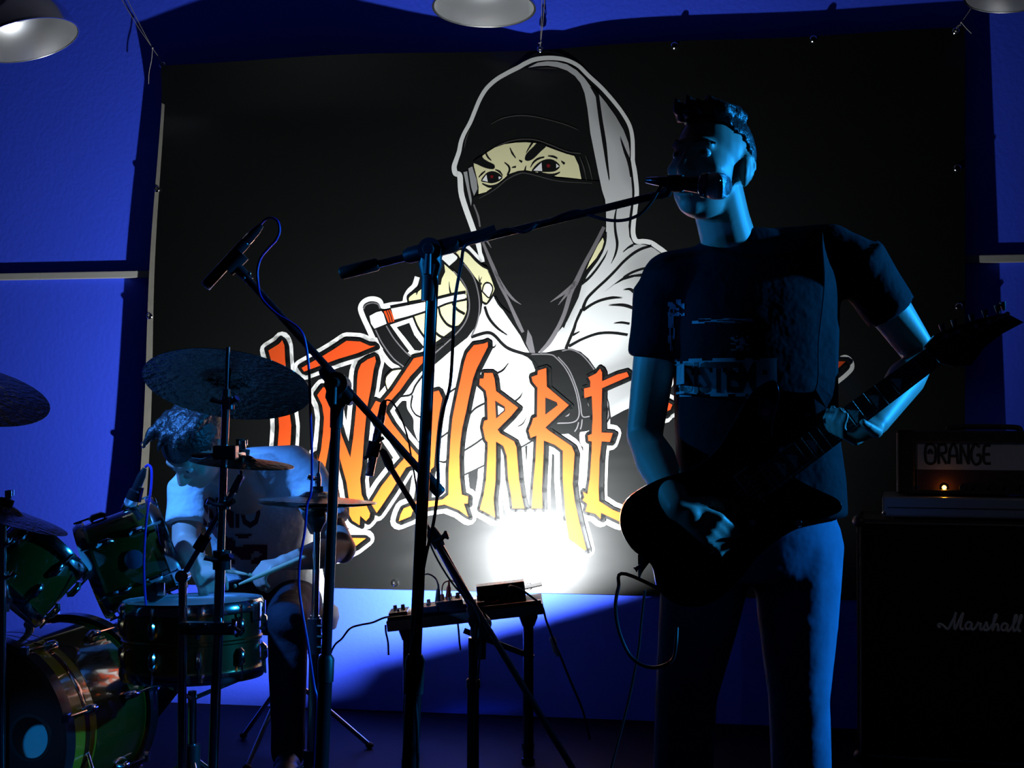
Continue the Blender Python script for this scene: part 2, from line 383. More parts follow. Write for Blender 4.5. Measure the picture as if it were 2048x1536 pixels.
TOR = p_(1060, 700, 975, 575, 972, 560, 962, 625, 950, 655, 935, 675) + g_(650, 190, 430, 380, 330, 470, 180, 560, 100, 660, 130, 690, 200, 700, 210, 800, 262, 900, 262, 1020, 310, 1140, 460, 1400, 600, 1500, 740, 1500, 980, 1375, 1320, 1230, 1480, 1130, 1560, 1060) + i_(390, 1275, 720, 1235, 880, 1180, 930, 1100, 1060, 1030, 1470, 850, 1550, 700, 1590, 560) + p_(1388, 690, 1378, 600, 1352, 552) + c_(1590, 800, 1500, 720, 1420, 660, 1330, 620, 1230, 603, 1140, 615) + b_(1985, 660, 1940, 580, 1930, 470, 1945, 330, 1968, 180) + a_(1968, 1440, 1955, 1280, 1938, 1130, 1945, 1050, 1930, 950, 1880, 820, 1800, 680, 1700, 540, 1610, 430, 1540, 370, 1480, 288, 1400, 208, 1300, 146, 1200, 120, 1100, 114, 1000, 130, 900, 182, 1000, 165, 1100, 160, 1200, 176, 1300, 210, 1380, 265, 1440, 340, 1480, 440, 1510, 600, 1540, 850, 1580, 1050, 1620, 1250, 1660, 1440) + b_(1692, 205, 1700, 300, 1702, 480, 1695, 580, 1670, 690, 1600, 820, 1500, 950, 1470, 1010, 1460, 1055, 1420, 1200, 1300, 1450) + p_(1090, 695)
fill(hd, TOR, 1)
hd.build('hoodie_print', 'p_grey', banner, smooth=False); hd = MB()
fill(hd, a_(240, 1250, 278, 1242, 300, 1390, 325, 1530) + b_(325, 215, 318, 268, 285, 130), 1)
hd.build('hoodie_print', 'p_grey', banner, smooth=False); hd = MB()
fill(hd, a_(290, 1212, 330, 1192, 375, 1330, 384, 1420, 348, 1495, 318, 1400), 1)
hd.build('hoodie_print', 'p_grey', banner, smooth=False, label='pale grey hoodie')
kr = MB()       # black mask and scarf
fill(kr, a_(340, 1510, 380, 1490, 470, 1460, 560, 1400, 640, 1340, 710, 1275, 800, 1240, 880, 1240, 1000, 1262, 1200, 1312, 1440, 1330, 1630, 1345, 1665, 1460) + b_(1690, 300, 1692, 480, 1680, 560, 1600, 720, 1480, 930, 1445, 1080, 1400, 1200, 1340, 1330, 1270, 1520) + i_(400, 130, 320, 310, 180, 440, 100, 440, 50, 360, -80, 90) + b_(700, 1300, 560, 1130, 490, 900, 430, 740, 400, 480, 345, 380, 320, 270), 2)
stroke(kr, b_(1692, 540, 1682, 660, 1620, 800, 1510, 950, 1468, 1030), 5.5, 5)
kr.build('mask_print', 'p_black', banner, smooth=False, label='black scarf mask')
fc = MB()
fill(fc, a_(345, 1160, 440, 1080, 480, 1050, 560, 1000, 660, 965, 780, 948, 880, 945, 1000, 955, 1080, 985, 1200, 1030, 1300, 1065, 1375, 1085, 1420, 1180, 1448, 1322, 1300, 1305, 1200, 1296, 1000, 1255, 880, 1230, 800, 1238, 705, 1270, 640, 1330, 560, 1390, 470, 1455, 395, 1475, 395, 1400, 380, 1320, 350, 1200), 3)
fc.build('face_print', 'p_skin', banner, smooth=False, label='cream face strip between cap and mask'); fc = MB()
fill(fc, b_(1668, 590, 1680, 630, 1660, 700, 1600, 800, 1500, 915, 1530, 840, 1580, 740, 1620, 660), 6)
fc.build('neck_print', 'p_skin', banner, smooth=False)
hn = MB()       # hands
fill(hn, d_(605, 745, 600, 690, 650, 648, 690, 638, 760, 580, 930, 560, 940, 500, 975, 430, 965, 350, 1060, 430, 1130, 520, 1190, 610, 1195, 715, 1195, 850, 1165, 905, 1150, 965, 1110, 1005, 1060, 1080, 1000, 1110, 980, 1155, 900, 1195, 810, 1185, 740, 1090, 690, 980, 655, 890, 620, 800), 2)
hn.build('hand_print', 'p_skin', banner, smooth=False); hn = MB()
fill(hn, e_(1660, 505, 1560, 520, 1500, 580, 1490, 640, 1510, 720, 1600, 640), 2)
hn.build('hand_print', 'p_skin', banner, smooth=False); hn = MB()
fill(hn, d_(1080, 225, 1130, 200, 1200, 230, 1280, 310, 1350, 370, 1410, 400, 1440, 480, 1480, 600, 1470, 640, 1400, 745, 1360, 730, 1350, 640, 1340, 560, 1280, 480, 1200, 370, 1140, 300), 6)
hn.build('hand_print', 'p_skin', banner, smooth=False, label='cream fingers gripping the slingshot')
sl = MB()       # slingshot frame
stroke(sl, d_(1050, 320, 1170, 425, 1255, 600, 1275, 760, 1245, 900, 1180, 1010, 1060, 1110, 930, 1205, 840, 1265, 760, 1330), [20, 24, 26, 27, 28, 28, 29, 29, 30, 26], 4)
fill(sl, d_(480, 1000, 608, 955, 660, 1080, 758, 1200, 720, 1236, 660, 1230, 570, 1110), 3)
fill(sl, d_(240, 1010, 385, 965, 470, 1130, 560, 1250, 640, 1300, 580, 1400, 520, 1410, 400, 1310, 300, 1160), 3)
fill(sl, d_(140, 800, 170, 755, 240, 735, 300, 760, 330, 830, 260, 845, 190, 890), 3)
sl.build('slingshot_print', 'p_black', banner, smooth=False, label='black slingshot fork')
sg = MB()
for q in (d_(260, 1020, 330, 1160, 440, 1310, 550, 1400), d_(370, 980, 450, 1110, 560, 1240, 630, 1300), d_(140, 810, 160, 770, 220, 747, 285, 760, 308, 805), d_(1165, 345, 1262, 480, 1312, 640, 1326, 800, 1300, 960, 1245, 1090), d_(1040, 400, 1150, 520, 1210, 660, 1220, 820, 1170, 960, 1060, 1090, 860, 1270)):
    stroke(sg, q, 2.6, 6)
for q, wd in ((b_(440, 640, 500, 790, 560, 930, 620, 1080, 700, 1240, 800, 1460, 850, 1560), [5, 7, 8, 7, 6, 8, 6]), (b_(560, 930, 640, 1080, 740, 1210, 830, 1275), [5, 6, 5, 1]), (b_(1680, 480, 1580, 680, 1480, 860, 1400, 1030, 1340, 1150, 1280, 1350, 1215, 1500) + i_(300, 330, 205, 435), [7, 8, 8, 10, 9, 8, 8, 9, 6]), (b_(1400, 1050, 1250, 1170, 1130, 1250), [9, 6, 1]), (b_(1330, 1130, 1210, 1280), [7, 1]), (b_(345, 250, 390, 370, 410, 480), [3, 4, 3]), (b_(480, 620, 525, 695), [4, 1])):
    stroke(sg, q, wd, 4)
fill(sg, i_(80, 200, 120, 270, 155, 440, 105, 440, 60, 340), 4)
for q in (i_(60, 455, 300, 455, 380, 500, 480, 620, 560, 800, 600, 980, 600, 1095, 540, 1150, 380, 1160), i_(390, 480, 500, 610, 580, 800, 618, 960, 640, 1088, 720, 1088), i_(430, 420, 520, 405, 620, 450, 700, 530, 760, 610), i_(600, 1150, 585, 1205, 560, 1245), i_(636, 1120, 630, 1180, 618, 1222), i_(90, 490, 150, 545, 185, 600)):
    stroke(sg, q, 2.4, 4)
for q in (i_(300, 950, 312, 980, 310, 1010), i_(465, 1090, 490, 1080, 508, 1060), i_(695, 955, 705, 985), i_(882, 890, 896, 960, 900, 1000), i_(905, 1030, 905, 1080, 895, 1120)):
    stroke(sg, q, [1, 3, 1], 4)
sg.build('grey_highlight', 'p_dark', banner, smooth=False, kind='stuff', label='dark grey brush strokes on mask, fork and cuff')
fg = MB()
stroke(fg, a_(520, 760, 640, 700, 800, 672, 960, 682, 1150, 725, 1300, 770, 1420, 820), [1, 2, 2.4, 2, 1.5, 2, 1], 1)
stroke(fg, a_(480, 1050, 640, 960, 800, 918, 960, 918, 1100, 960, 1300, 1040, 1440, 1060), 2.2, 1)
for q in (a_(1430, 1090, 1470, 1200, 1500, 1330), a_(1490, 1080, 1530, 1200, 1560, 1330), a_(250, 1000, 265, 920, 300, 820), a_(400, 1520, 560, 1430, 680, 1330, 800, 1270, 900, 1265, 1200, 1340, 1560, 1365)): stroke(fg, q, [1, 2.5, 1], 3)
stroke(fg, a_(1000, 190, 1100, 186, 1200, 195), [1, 2, 1], 1)
fg.build('cap_highlight', 'p_faint', banner, smooth=False, kind='stuff', label='faint grey seam lines of the cap')
cu = MB()       # black cuff
fill(cu, i_(-20, 440, 270, 437, 380, 412, 510, 395, 620, 430, 700, 500, 770, 600, 860, 800, 910, 950, 930, 1100, 880, 1180, 720, 1232, 560, 1262, 390, 1277, 300, 1200, 240, 1180, 170, 1000, 165, 640, 110, 500), 3)
cu.build('cuff_print', 'p_black', banner, smooth=False, label='black cuff of the stretched arm')
gb = MB()       # band, pouch, nail and other light bits
fill(gb, d_(200, 880, 270, 842, 322, 830, 345, 860, 375, 960, 250, 1010, 215, 960), 7)
gb.build('slingshot_band', 'p_white', banner, smooth=False); gb = MB()
fill(gb, d_(420, 805, 600, 770, 900, 710, 1060, 670, 1170, 655, 1190, 670, 1180, 700, 1000, 745, 880, 790, 640, 872, 455, 925), 7)
gb.build('slingshot_band', 'p_white', banner, smooth=False); gb = MB()
fill(gb, d_(940, 240, 1050, 225, 1110, 285, 1020, 380, 940, 310), 7)
gb.build('slingshot_band', 'p_white', banner, smooth=False); gb = MB()
fill(gb, d_(1365, 630, 1390, 552, 1430, 550, 1455, 590, 1445, 640, 1420, 685), 8)
gb.build('fingernail', 'p_white', banner, smooth=False); gb = MB()
for q in (a_(432, 1335, 475, 1275, 490, 1350), a_(600, 1293, 630, 1305, 602, 1326), a_(955, 1235, 1040, 1150, 1046, 1240), a_(1190, 1163, 1222, 1190, 1190, 1208)): gb = MB(); fill(gb, q, 6); gb.build('eye_white', 'p_white', banner, smooth=False)
ln = MB()       # black line art
for q in (a_(420, 1340, 470, 1270, 530, 1245, 590, 1260, 640, 1305, 600, 1345, 530, 1365, 470, 1355), a_(938, 1242, 1000, 1165, 1080, 1125, 1160, 1130, 1228, 1190, 1180, 1240, 1100, 1250, 1000, 1247),
          a_(340, 1150, 420, 1090, 450, 1120, 500, 1150, 550, 1175, 562, 1200, 545, 1220, 490, 1215, 430, 1195, 380, 1170), a_(868, 1110, 890, 1060, 960, 990, 1000, 952, 1088, 980, 1030, 1040, 960, 1110, 910, 1135, 880, 1132)):
    fill(ln, q, 5, smooth=3)
fill(ln, a_(1530, 365, 1612, 432, 1640, 560, 1615, 540, 1590, 470), 5)
fill(ln, c_(720, 1278, 860, 1165, 1000, 1095, 1150, 1050, 1290, 1045, 1345, 1008, 1240, 1015, 1120, 1033, 1000, 1060), 5)
TP = [1, 3.2, 1]
for q, wd in ((a_(660, 1155, 700, 1190, 712, 1230, 690, 1285), [1, 3, 4, 3]), (a_(715, 1005, 740, 1060, 775, 1110), TP), (a_(808, 1130, 840, 1150), [1, 4]), (a_(735, 1207, 778, 1199), [1, 3]), (a_(925, 1205, 960, 1150, 1010, 1115, 1068, 1100), [1, 3, 3, 1.5]), (a_(1103, 1088, 1160, 1095, 1202, 1114), [1, 3, 2]), (a_(1240, 1140, 1275, 1170), [1, 4]), (a_(395, 1308, 430, 1270, 465, 1243), [1, 3, 1]), (a_(565, 1228, 610, 1250, 642, 1290), [1, 3, 1]), (a_(430, 1370, 500, 1400, 570, 1392, 640, 1350), [1, 4, 4, 2]), (a_(1005, 1250, 1080, 1278, 1160, 1282, 1230, 1255), [2, 4, 4, 1]), (a_(950, 945, 915, 1000, 882, 1055), [4, 2.5, 1]), (a_(470, 1060, 490, 1100, 525, 1135), [3, 3, 1]), (a_(870, 1235, 880, 1190), [4, 1]),
              (a_(1605, 440, 1640, 700, 1680, 950, 1710, 1180, 1732, 1340), [6, 6.5, 7, 4, 0.8]), (a_(1843, 900, 1890, 1040, 1935, 1160, 1955, 1300), [0.8, 4, 6, 3]),
              (c_(915, 75, 885, 240, 888, 420, 915, 600, 892, 740, 835, 868), [1, 3.5, 4, 4.5, 4, 0.8]), (c_(995, 715, 1060, 660, 1135, 618), [0.8, 2.5, 4]), (c_(1375, 635, 1250, 672, 1130, 740, 1000, 850, 880, 980, 760, 1100, 640, 1210, 520, 1330, 470, 1420, 445, 1510), [3, 4, 4.5, 4.5, 4.5, 4.5, 4.5, 5, 6, 7]),
              (c_(785, 695, 740, 790, 640, 940, 530, 1070, 430, 1150), [0.8, 3, 4, 4, 5]), (c_(1000, 1062, 1130, 990, 1280, 942, 1420, 935), [3, 3.5, 3, 2.5]), (c_(1000, 1230, 1080, 1222, 1130, 1250, 1195, 1305), [0.8, 3, 5, 4]), (c_(450, 1510, 580, 1425, 700, 1372, 850, 1340, 985, 1340), [5, 4, 4, 4, 0.8]), (c_(800, 1440, 950, 1437, 1050, 1452, 1150, 1490), [0.8, 4, 5, 4]),
              (i_(960, 138, 1040, 132, 1120, 145), [0.8, 3, 3]), (i_(630, 0, 575, 120, 550, 200, 500, 320, 470, 400), [6, 5, 6, 6, 7]), (i_(500, 375, 640, 300, 800, 245, 950, 238, 1100, 258), [5, 4, 4, 4, 4]), (i_(610, 225, 540, 260), [0.8, 4]),
              (d_(1380, 790, 1420, 900, 1500, 1000, 1612, 1082), [5, 5, 4, 0.8]), (d_(1485, 690, 1540, 780, 1640, 870), [4, 4, 4]), (d_(1240, 1100, 1400, 1055, 1480, 1085, 1560, 1170, 1640, 1225, 1790, 1272, 1860, 1268), [5, 5, 5, 5, 5, 5, 3]), (d_(1790, 1272, 1870, 1340, 1930, 1420), [3, 4, 4]), (d_(1625, 1365, 1560, 1440, 1480, 1482), [0.8, 3, 2]), (d_(1495, 1175, 1480, 1200, 1450, 1210), [0.8, 2, 3]),
              (d_(600, 750, 800, 715, 900, 698, 1060, 660, 1185, 640), 4), (d_(430, 935, 640, 880, 880, 800, 1010, 750, 1195, 712), 4), (d_(415, 795, 600, 760), 4), (d_(910, 800, 930, 880, 990, 965, 1060, 1000, 1115, 995), 4), (d_(1050, 755, 1100, 820, 1175, 865), 4), (d_(645, 880, 700, 1010, 790, 1130, 880, 1192, 960, 1170), 4), (d_(855, 1030, 920, 1090, 1000, 1112, 1060, 1085), 4), (d_(1016, 535, 1020, 600, 1032, 660), [0.8, 2.5, 4]), (d_(700, 590, 690, 630, 680, 668), [4, 3, 0.8]), (d_(600, 750, 595, 690, 650, 640, 690, 600), 4), (d_(1320, 465, 1325, 520, 1345, 560), [0.8, 3, 5]), (d_(1350, 480, 1330, 520), [0.8, 3]),
              (d_(940, 310, 1020, 385, 1060, 420), 4), (d_(1020, 380, 1110, 290, 1060, 225), 4), (d_(1075, 225, 1130, 196, 1205, 225, 1285, 308, 1355, 368, 1415, 398), 4), (d_(1415, 398, 1445, 480, 1486, 600, 1475, 645, 1400, 752, 1355, 735), 4.5),
              (d_(1352, 628, 1370, 565, 1400, 540, 1440, 555, 1462, 600, 1448, 650, 1420, 695, 1352, 628), 2.6),
              (g_(580, 662, 640, 620, 692, 588), 3), (g_(785, 905, 830, 850, 880, 800, 985, 745), 3), (g_(520, 1105, 612, 1038), 3), (g_(750, 1242, 850, 1182, 955, 1108), 3), (g_(745, 1492, 860, 1440, 985, 1378), 3), (g_(495, 1342, 555, 1355, 605, 1330), [2, 4, 3]), (g_(1078, 455, 1160, 410, 1208, 345), [3, 3, 0.8]), (g_(1278, 735, 1330, 690, 1357, 642), [3, 3, 0.8]), (g_(1305, 992, 1360, 960, 1398, 890), [0.8, 2.5, 0.8]), (g_(1320, 1215, 1400, 1170, 1480, 1120), 3),
              (g_(110, 682, 215, 662, 262, 570, 335, 470), 3), (g_(232, 670, 216, 780, 255, 860, 312, 895), 3), (e_(1665, 500, 1560, 515, 1495, 580, 1485, 640, 1510, 725), 3), (d_(340, 830, 372, 890, 390, 955), 3), (i_(1560, 580, 1530, 720, 1465, 835), 4)):
    stroke(ln, q, wd, 8 if wd == 2.6 else 7.5 if not isinstance(wd, list) and wd == 4 else 6)
ln.build('line_art', 'p_black', banner, smooth=False, kind='stuff', label='black ink lines of the drawing')
rd = MB()
for (cx, cy, r) in ((530, 1297, 3.2), (1110, 1185, 3.8)):
    rd = MB(); x, y = a_(cx, cy)[0]; fill(rd, [(x + r * math.cos(k * PI / 6), y + r * math.sin(k * PI / 6)) for k in range(12)], 7)
    rd.build('pupil_print', 'p_red', banner, smooth=False, label='red pupil')
og = MB(); fill(og, d_(345, 832, 410, 815, 440, 870, 455, 935, 395, 952, 370, 890), 8)
for q in (d_(372, 830, 395, 885, 412, 945), d_(392, 822, 418, 880, 432, 940)): pass
og.build('binding_print', 'p_orange', banner, smooth=False, label='orange binding on the slingshot')
ob = MB()
for q in (d_(372, 826, 395, 885, 412, 948), d_(394, 820, 418, 880, 434, 940)): stroke(ob, q, 1.8, 9)
ob.build('binding_line', 'p_black', banner, smooth=False)

LET = [
 (e_(290, 312, 400, 245, 432, 205, 455, 260, 462, 400, 490, 700, 500, 880, 525, 1080, 520, 1200, 510, 1360, 500, 1500, 390, 1500, 385, 1310, 400, 1100, 390, 900, 380, 700, 320, 420), []),
 (e_(630, 490, 860, 360, 960, 300, 1090, 213, 1230, 220, 1330, 265, 1385, 265, 1200, 340, 1000, 400, 700, 512, 655, 528), []),
 (e_(790, 770, 850, 688, 930, 700, 955, 800, 990, 1000, 1040, 1180, 1130, 1410, 1160, 1200, 1190, 900, 1200, 600, 1210, 520, 1240, 450, 1310, 402, 1382, 373, 1392, 420, 1370, 500, 1340, 700, 1300, 900, 1270, 1200, 1250, 1500) + f_(1230, 400, 1245, 560, 1332, 750, 1325, 790, 1290, 830, 1230, 775, 1225, 872, 1150, 825, 1120, 770, 1115, 600, 1090, 430, 1050, 290, 1000, 100) + e_(960, 1200, 948, 1080, 935, 1130, 910, 1300) + f_(870, 300, 840, 430, 810, 380, 790, 150) + e_(800, 1450, 830, 1330, 850, 1150, 860, 1000, 840, 870), []),
 (e_(1780, 392, 1880, 370, 1870, 440, 1740, 580, 1640, 720, 1540, 830, 1480, 920, 1560, 1060, 1700, 1240, 1830, 1390, 1850, 1470) + f_(1790, 250, 1700, 282, 1560, 510, 1440, 690, 1400, 745, 1340, 650, 1450, 470, 1600, 280, 1680, 190, 1600, 70) + e_(1500, 1150, 1400, 1080, 1360, 1000, 1340, 920, 1390, 828, 1450, 850, 1560, 720, 1680, 540), []),
 (g_(415, 640, 500, 620, 535, 700, 510, 830, 490, 950, 470, 1150, 450, 1400) + h_(420, 300, 390, 480, 370, 630, 540, 610, 600, 560, 600, 300) + g_(610, 1300, 620, 1100, 640, 900, 680, 700, 720, 520, 760, 330, 790, 240, 860, 155, 960, 140, 1000, 123, 1002, 170, 890, 390, 850, 500, 810, 680, 780, 830, 740, 1000, 720, 1150, 710, 1300) + h_(715, 380, 735, 560, 800, 580, 795, 650, 755, 650, 800, 785, 700, 715, 560, 660, 370, 690, 230, 730, 215, 780, 90, 832, 110, 760, 140, 700, 250, 660, 280, 600, 310, 400) + g_(360, 1400, 390, 1100, 400, 800), []),
 (g_(920, 500, 960, 495, 965, 440, 1050, 440, 1070, 500, 1085, 625, 1310, 795, 1240, 880, 1100, 1020, 1130, 1060, 1270, 1140, 1295, 1200, 1310, 1400) + h_(1320, 400, 1345, 560, 1375, 700, 1255, 700, 1240, 560, 1210, 400, 1195, 160, 1160, 60, 1085, 15, 1085, 200, 1080, 420, 1060, 600, 1075, 795, 980, 740, 920, 710, 960, 560, 985, 400, 1000, 100) + g_(1000, 1150, 975, 1120, 950, 1000, 965, 930, 1000, 920, 995, 700, 980, 620, 915, 560), [g_(1075, 722, 1175, 785, 1180, 828, 1086, 908)]),
 (g_(1450, 480, 1510, 460, 1515, 415, 1600, 390, 1605, 580, 1830, 770, 1590, 1000, 1640, 1040, 1860, 1190, 1890, 1260, 1875, 1500) + h_(1870, 450, 1890, 620, 1940, 850, 2010, 1120, 1990, 1130, 1830, 1010, 1800, 800, 1770, 400, 1770, 110, 1690, 50, 1575, 5, 1570, 200, 1555, 500, 1560, 700, 1450, 700, 1465, 480, 1490, 200) + g_(1500, 1080, 1440, 1105, 1420, 1030, 1450, 960, 1465, 905, 1505, 890, 1510, 590, 1460, 530), [g_(1590, 690, 1708, 740, 1718, 770, 1590, 868)]),
 (i_(700, 690, 780, 650, 820, 600, 840, 640, 840, 730, 1000, 660, 1095, 635, 1115, 680, 1000, 730, 840, 800, 835, 1000, 835, 1255, 950, 1260, 920, 1350, 835, 1345) + j_(815, 400, 805, 700, 810, 830, 950, 920, 1075, 970, 1020, 990, 1020, 1040, 830, 950, 825, 1010, 770, 960, 670, 935, 690, 860, 640, 820, 660, 790, 645, 735, 690, 760, 715, 600, 735, 300) + i_(735, 1345, 700, 1340, 695, 1285, 735, 1270, 745, 1100, 735, 880, 660, 900, 655, 805, 720, 790, 720, 730), []),
 (i_(1430, 900, 1560, 970, 1540, 1020, 1500, 1040, 1480, 1072, 1410, 990), []),
 (j_(1450, 575, 1525, 590, 1560, 700, 1440, 740), []),
 (f_(980, 1000, 1290, 1005, 1180, 1090, 1000, 1180), []),
 (p_(1660, 722, 1691, 723, 1676, 737, 1655, 742), []),
]
for poly, holes in LET:
    wv = MB(); hull(wv, poly, 17, 0.5); kv = MB()
    hull(kv, poly, 6, 10.4); hull(kv, [(x + 4.5, y + 2.5) for x, y in poly], 5.5, 10.8)
    small = poly is LET[11][0] or poly is LET[9][0]
    if not small: wv.build('letter_contour', 'p_white', banner, smooth=False)
    kv.build('letter_shadow', 'p_black', banner, smooth=False)
    ov = MB(); fill(ov, poly, 12.4)
    ov.build('letter', 'p_orange', banner, smooth=False, label='jagged orange letter')
    for hpoly in holes:
        hv = MB(); fill(hv, hpoly, 13.0); hv.build('letter_counter', 'p_black', banner, smooth=False)
iw = MB(); fill(iw, g_(1105, 775, 1165, 805, 1165, 822, 1108, 870), 13.6); iw.build('letter_gap', 'p_white', banner, smooth=False)
# pale folded left edge, eyelets
hm = MB(); pts = []
for j in range(41):
    py = 134 + j * (1166 - 134) / 40; x = left_x(py); wd = 5 + 14 * j / 40  # strip narrows upward, standing in for the light falling off
    pts += [hit(x, py, 0.004), hit(x + wd, py, 0.0035)]
hm.add(pts, [(2 * j, 2 * j + 1, 2 * j + 3, 2 * j + 2) for j in range(40)])
hm.build('folded_edge', 'hem', banner, smooth=False, label='pale folded left edge of the banner')
for k, (px, py) in enumerate(((325, 130), (567, 123), (822, 114), (1080, 99), (1349, 91), (1627, 78), (1912, 62), (314, 378), (299, 632), (287, 890), (1915, 336), (1918, 613), (790, 1166), (1058, 1173), (560, 1162), (1330, 1180), (1600, 1187), (1917, 900))):
    gm = MB(); c = hit(px, py, 0.004)
    gm.lathe(c, BN, [(0.0055, 0.0), (0.0075, 0.0035), (0.010, 0.0035), (0.0125, 0.001), (0.0125, -0.003), (0.0055, -0.003)], 14, True)
    gm.build('eyelet', 'chrome', banner)
# cords that hang the banner
def cord(name, label, pts, r, m, cat='cord'):
    q = catmull(pts, 6); o = MB().tube(q, r, 6).build(name, m); recentre(o, q[0]); return lone(o, label, cat)
def H(px, py, off=0.01): return hit(px, py, off)
M['string'] = mat('pale_string', (0.35, 0.33, 0.30), 0.7)
def top_anchor(p, dx=0.0): return V((p.x + dx, p.y, 3.31))
for name, lab, segs in (('hanging_string', 'thin pale string tied to the banner top left corner eyelet', [[(324, 128), (316, 112), (305, 96), (280, 50), (255, 0), (215, -75), (-20, -520)], [(305, 96), (303, 120), (298, 145), (297, 168)], [(324, 128), (323, 140), (321, 156)], [(305, 96), (275, 52), (244, 0), (200, -75)]]),
                        ('hanging_string', 'thin string with metal hook at the banner top middle', [[(1080, 99), (1082, 60), (1084, 0), (1087, -120), (1098, -560)], [(1082, 84), (1086, 40), (1089, 0), (1092, -120)]]),
                        ('hanging_string', 'thin knotted string at the banner top right corner', [[(1912, 62), (1922, 46), (1945, 12), (1980, -50), (2270, -640)], [(1923, 45), (1932, 56), (1943, 67)], [(1912, 62), (1915, 52), (1922, 50)]])):
    b = MB()
    for sg_ in segs: b.tube(catmull([H(x, y, 0.012) for x, y in sg_], 6), 0.0013, 6)
    for (x, y) in (segs[0][0],): b.ball(H(x, y, 0.012), 0.004)
    b.ball(H(*segs[1][0], 0.012), 0.0035)
    o = b.build(name, 'string'); recentre(o, H(*segs[0][0], 0.012)); lone(o, lab, 'string')
    if 'middle' in lab:
        hk = MB().tube([H(1077, 86, 0.014), H(1083, 86, 0.014), H(1084, 103, 0.014), H(1080, 106, 0.014), H(1078, 102, 0.014), H(1077, 86, 0.014)], 0.0016, 6).build('metal_hook', 'chrome', None)
        hk.data.transform(Matrix.Translation(-o.location)); hk.parent = o
# ------------------------------------------------------------------ hanging lamps
def pendant(label, c, R, axis):
    axis = V(axis).normalized(); c = V(c)
    t = thing('pendant_lamp', label, 'lamp', c, 'aluminium dome lamps above the stage')
    s = R
    prof = [(1.00, 0.0), (0.985, 0.10), (0.955, 0.22), (0.89, 0.40), (0.78, 0.57), (0.62, 0.72), (0.44, 0.82), (0.30, 0.90), (0.27, 1.0), (0.26, 1.2)]
    MB().lathe(c, axis, [(r * s, h * s) for r, h in prof], 48).build('lamp_shade', 'steel', t)
    MB().lathe(c, axis, [(r * s - 0.0022, h * s - 0.001) for r, h in prof[:-1]] + [(0.0, 0.98 * s)], 48).build('reflector', 'steel_in', t)
    MB().lathe(c, axis, [(1.0 * s, -0.004), (1.028 * s, -0.004), (1.028 * s, 0.004), (1.0 * s, 0.004)], 48, True).build('rim', 'steel', t)
    MB().lathe(c, axis, [(0.0, 1.5 * s), (0.18 * s, 1.48 * s), (0.26 * s, 1.35 * s), (0.28 * s, 1.18 * s), (0.0, 1.15 * s)], 24).build('lamp_holder', 'black_plastic', t)
    bl = c + axis * 0.62 * s
    MB().ell(bl, (0.22 * s,) * 3, None, 20, 12).build('bulb', 'glass', t)
    top = c + axis * 1.48 * s
    MB().tube(catmull([top, top + axis * 0.15, V((top.x + axis.x * 0.3, top.y + axis.y * .3, 3.1)), V((top.x + axis.x * 0.3, top.y + axis.y * .3, 3.31))], 6), 0.004, 8).build('lamp_cord', 'cable', t)
def lamp_at(px, py, d): return P(px, py, d)
pendant('left aluminium dome lamp tilted to the right, mostly cut by the frame', lamp_at(54, 80, 5.15), 0.175, (-0.30, 0.08, 0.94))
pendant('middle aluminium dome lamp hanging above the banner top centre', lamp_at(968, 15, 5.1), 0.172, (0.02, 0.12, 1))
pendant('right aluminium dome lamp in the upper right corner', lamp_at(2028, -12, 4.75), 0.150, (0.02, 0.12, 1))

# ------------------------------------------------------------------ low rack with pedals and the lamp that lights the banner
DT = 4.72
ta, tb = P(772, 1243, DT), P(1086, 1207, DT)
rx = (tb - ta).normalized(); rn = V((0, 1, 0)); rz = rx.cross(rn).normalized(); rn = rz.cross(rx)
RT = Matrix((rx, rn, rz)).transposed(); TL = (tb - ta).length
def tp(u, v, h): return ta + rx * u * TL + rn * v + rz * h        # u along the rack, v towards the wall, h above its top
rack = thing('pedal_rack', 'low dark tilted rack shelf on legs below the banner, carrying pedals', 'rack', V((tp(.5, .1, 0).x, tp(.5, .1, 0).y, 0)))
DEP = 0.27
MB().box(tp(0.5, DEP / 2, -0.017), (TL, DEP, 0.034), RT, 0.004).build('shelf_board', 'mdf', rack, smooth=False)
MB().box(tp(0.5, 0.006, 0.006), (TL * 0.98, 0.012, 0.012), RT, 0.002).build('front_rail', 'black_metal', rack, smooth=False)
for u, v in ((0.13, 0.03), (0.90, 0.03), (0.13, DEP - 0.03), (0.90, DEP - 0.03)):
    p = tp(u, v, -0.03); b = MB().cyl((p.x, p.y, 0.0), p, 0.0165, n=14); b.lathe(p, (0, 0, -1), [(0.0, 0), (0.03, 0), (0.03, 0.012), (0.019, 0.04)], 14); b.cyl((p.x, p.y, 0), (p.x, p.y, 0.02), 0.021)
    b.build('leg', 'black_metal', rack)
b = MB()
q0, q1 = tp(0.9, 0.03, -0.17), tp(0.48, 0.03, -0.06)
b.cyl(q0, q1, 0.009); b.build('brace', 'black_metal', rack)
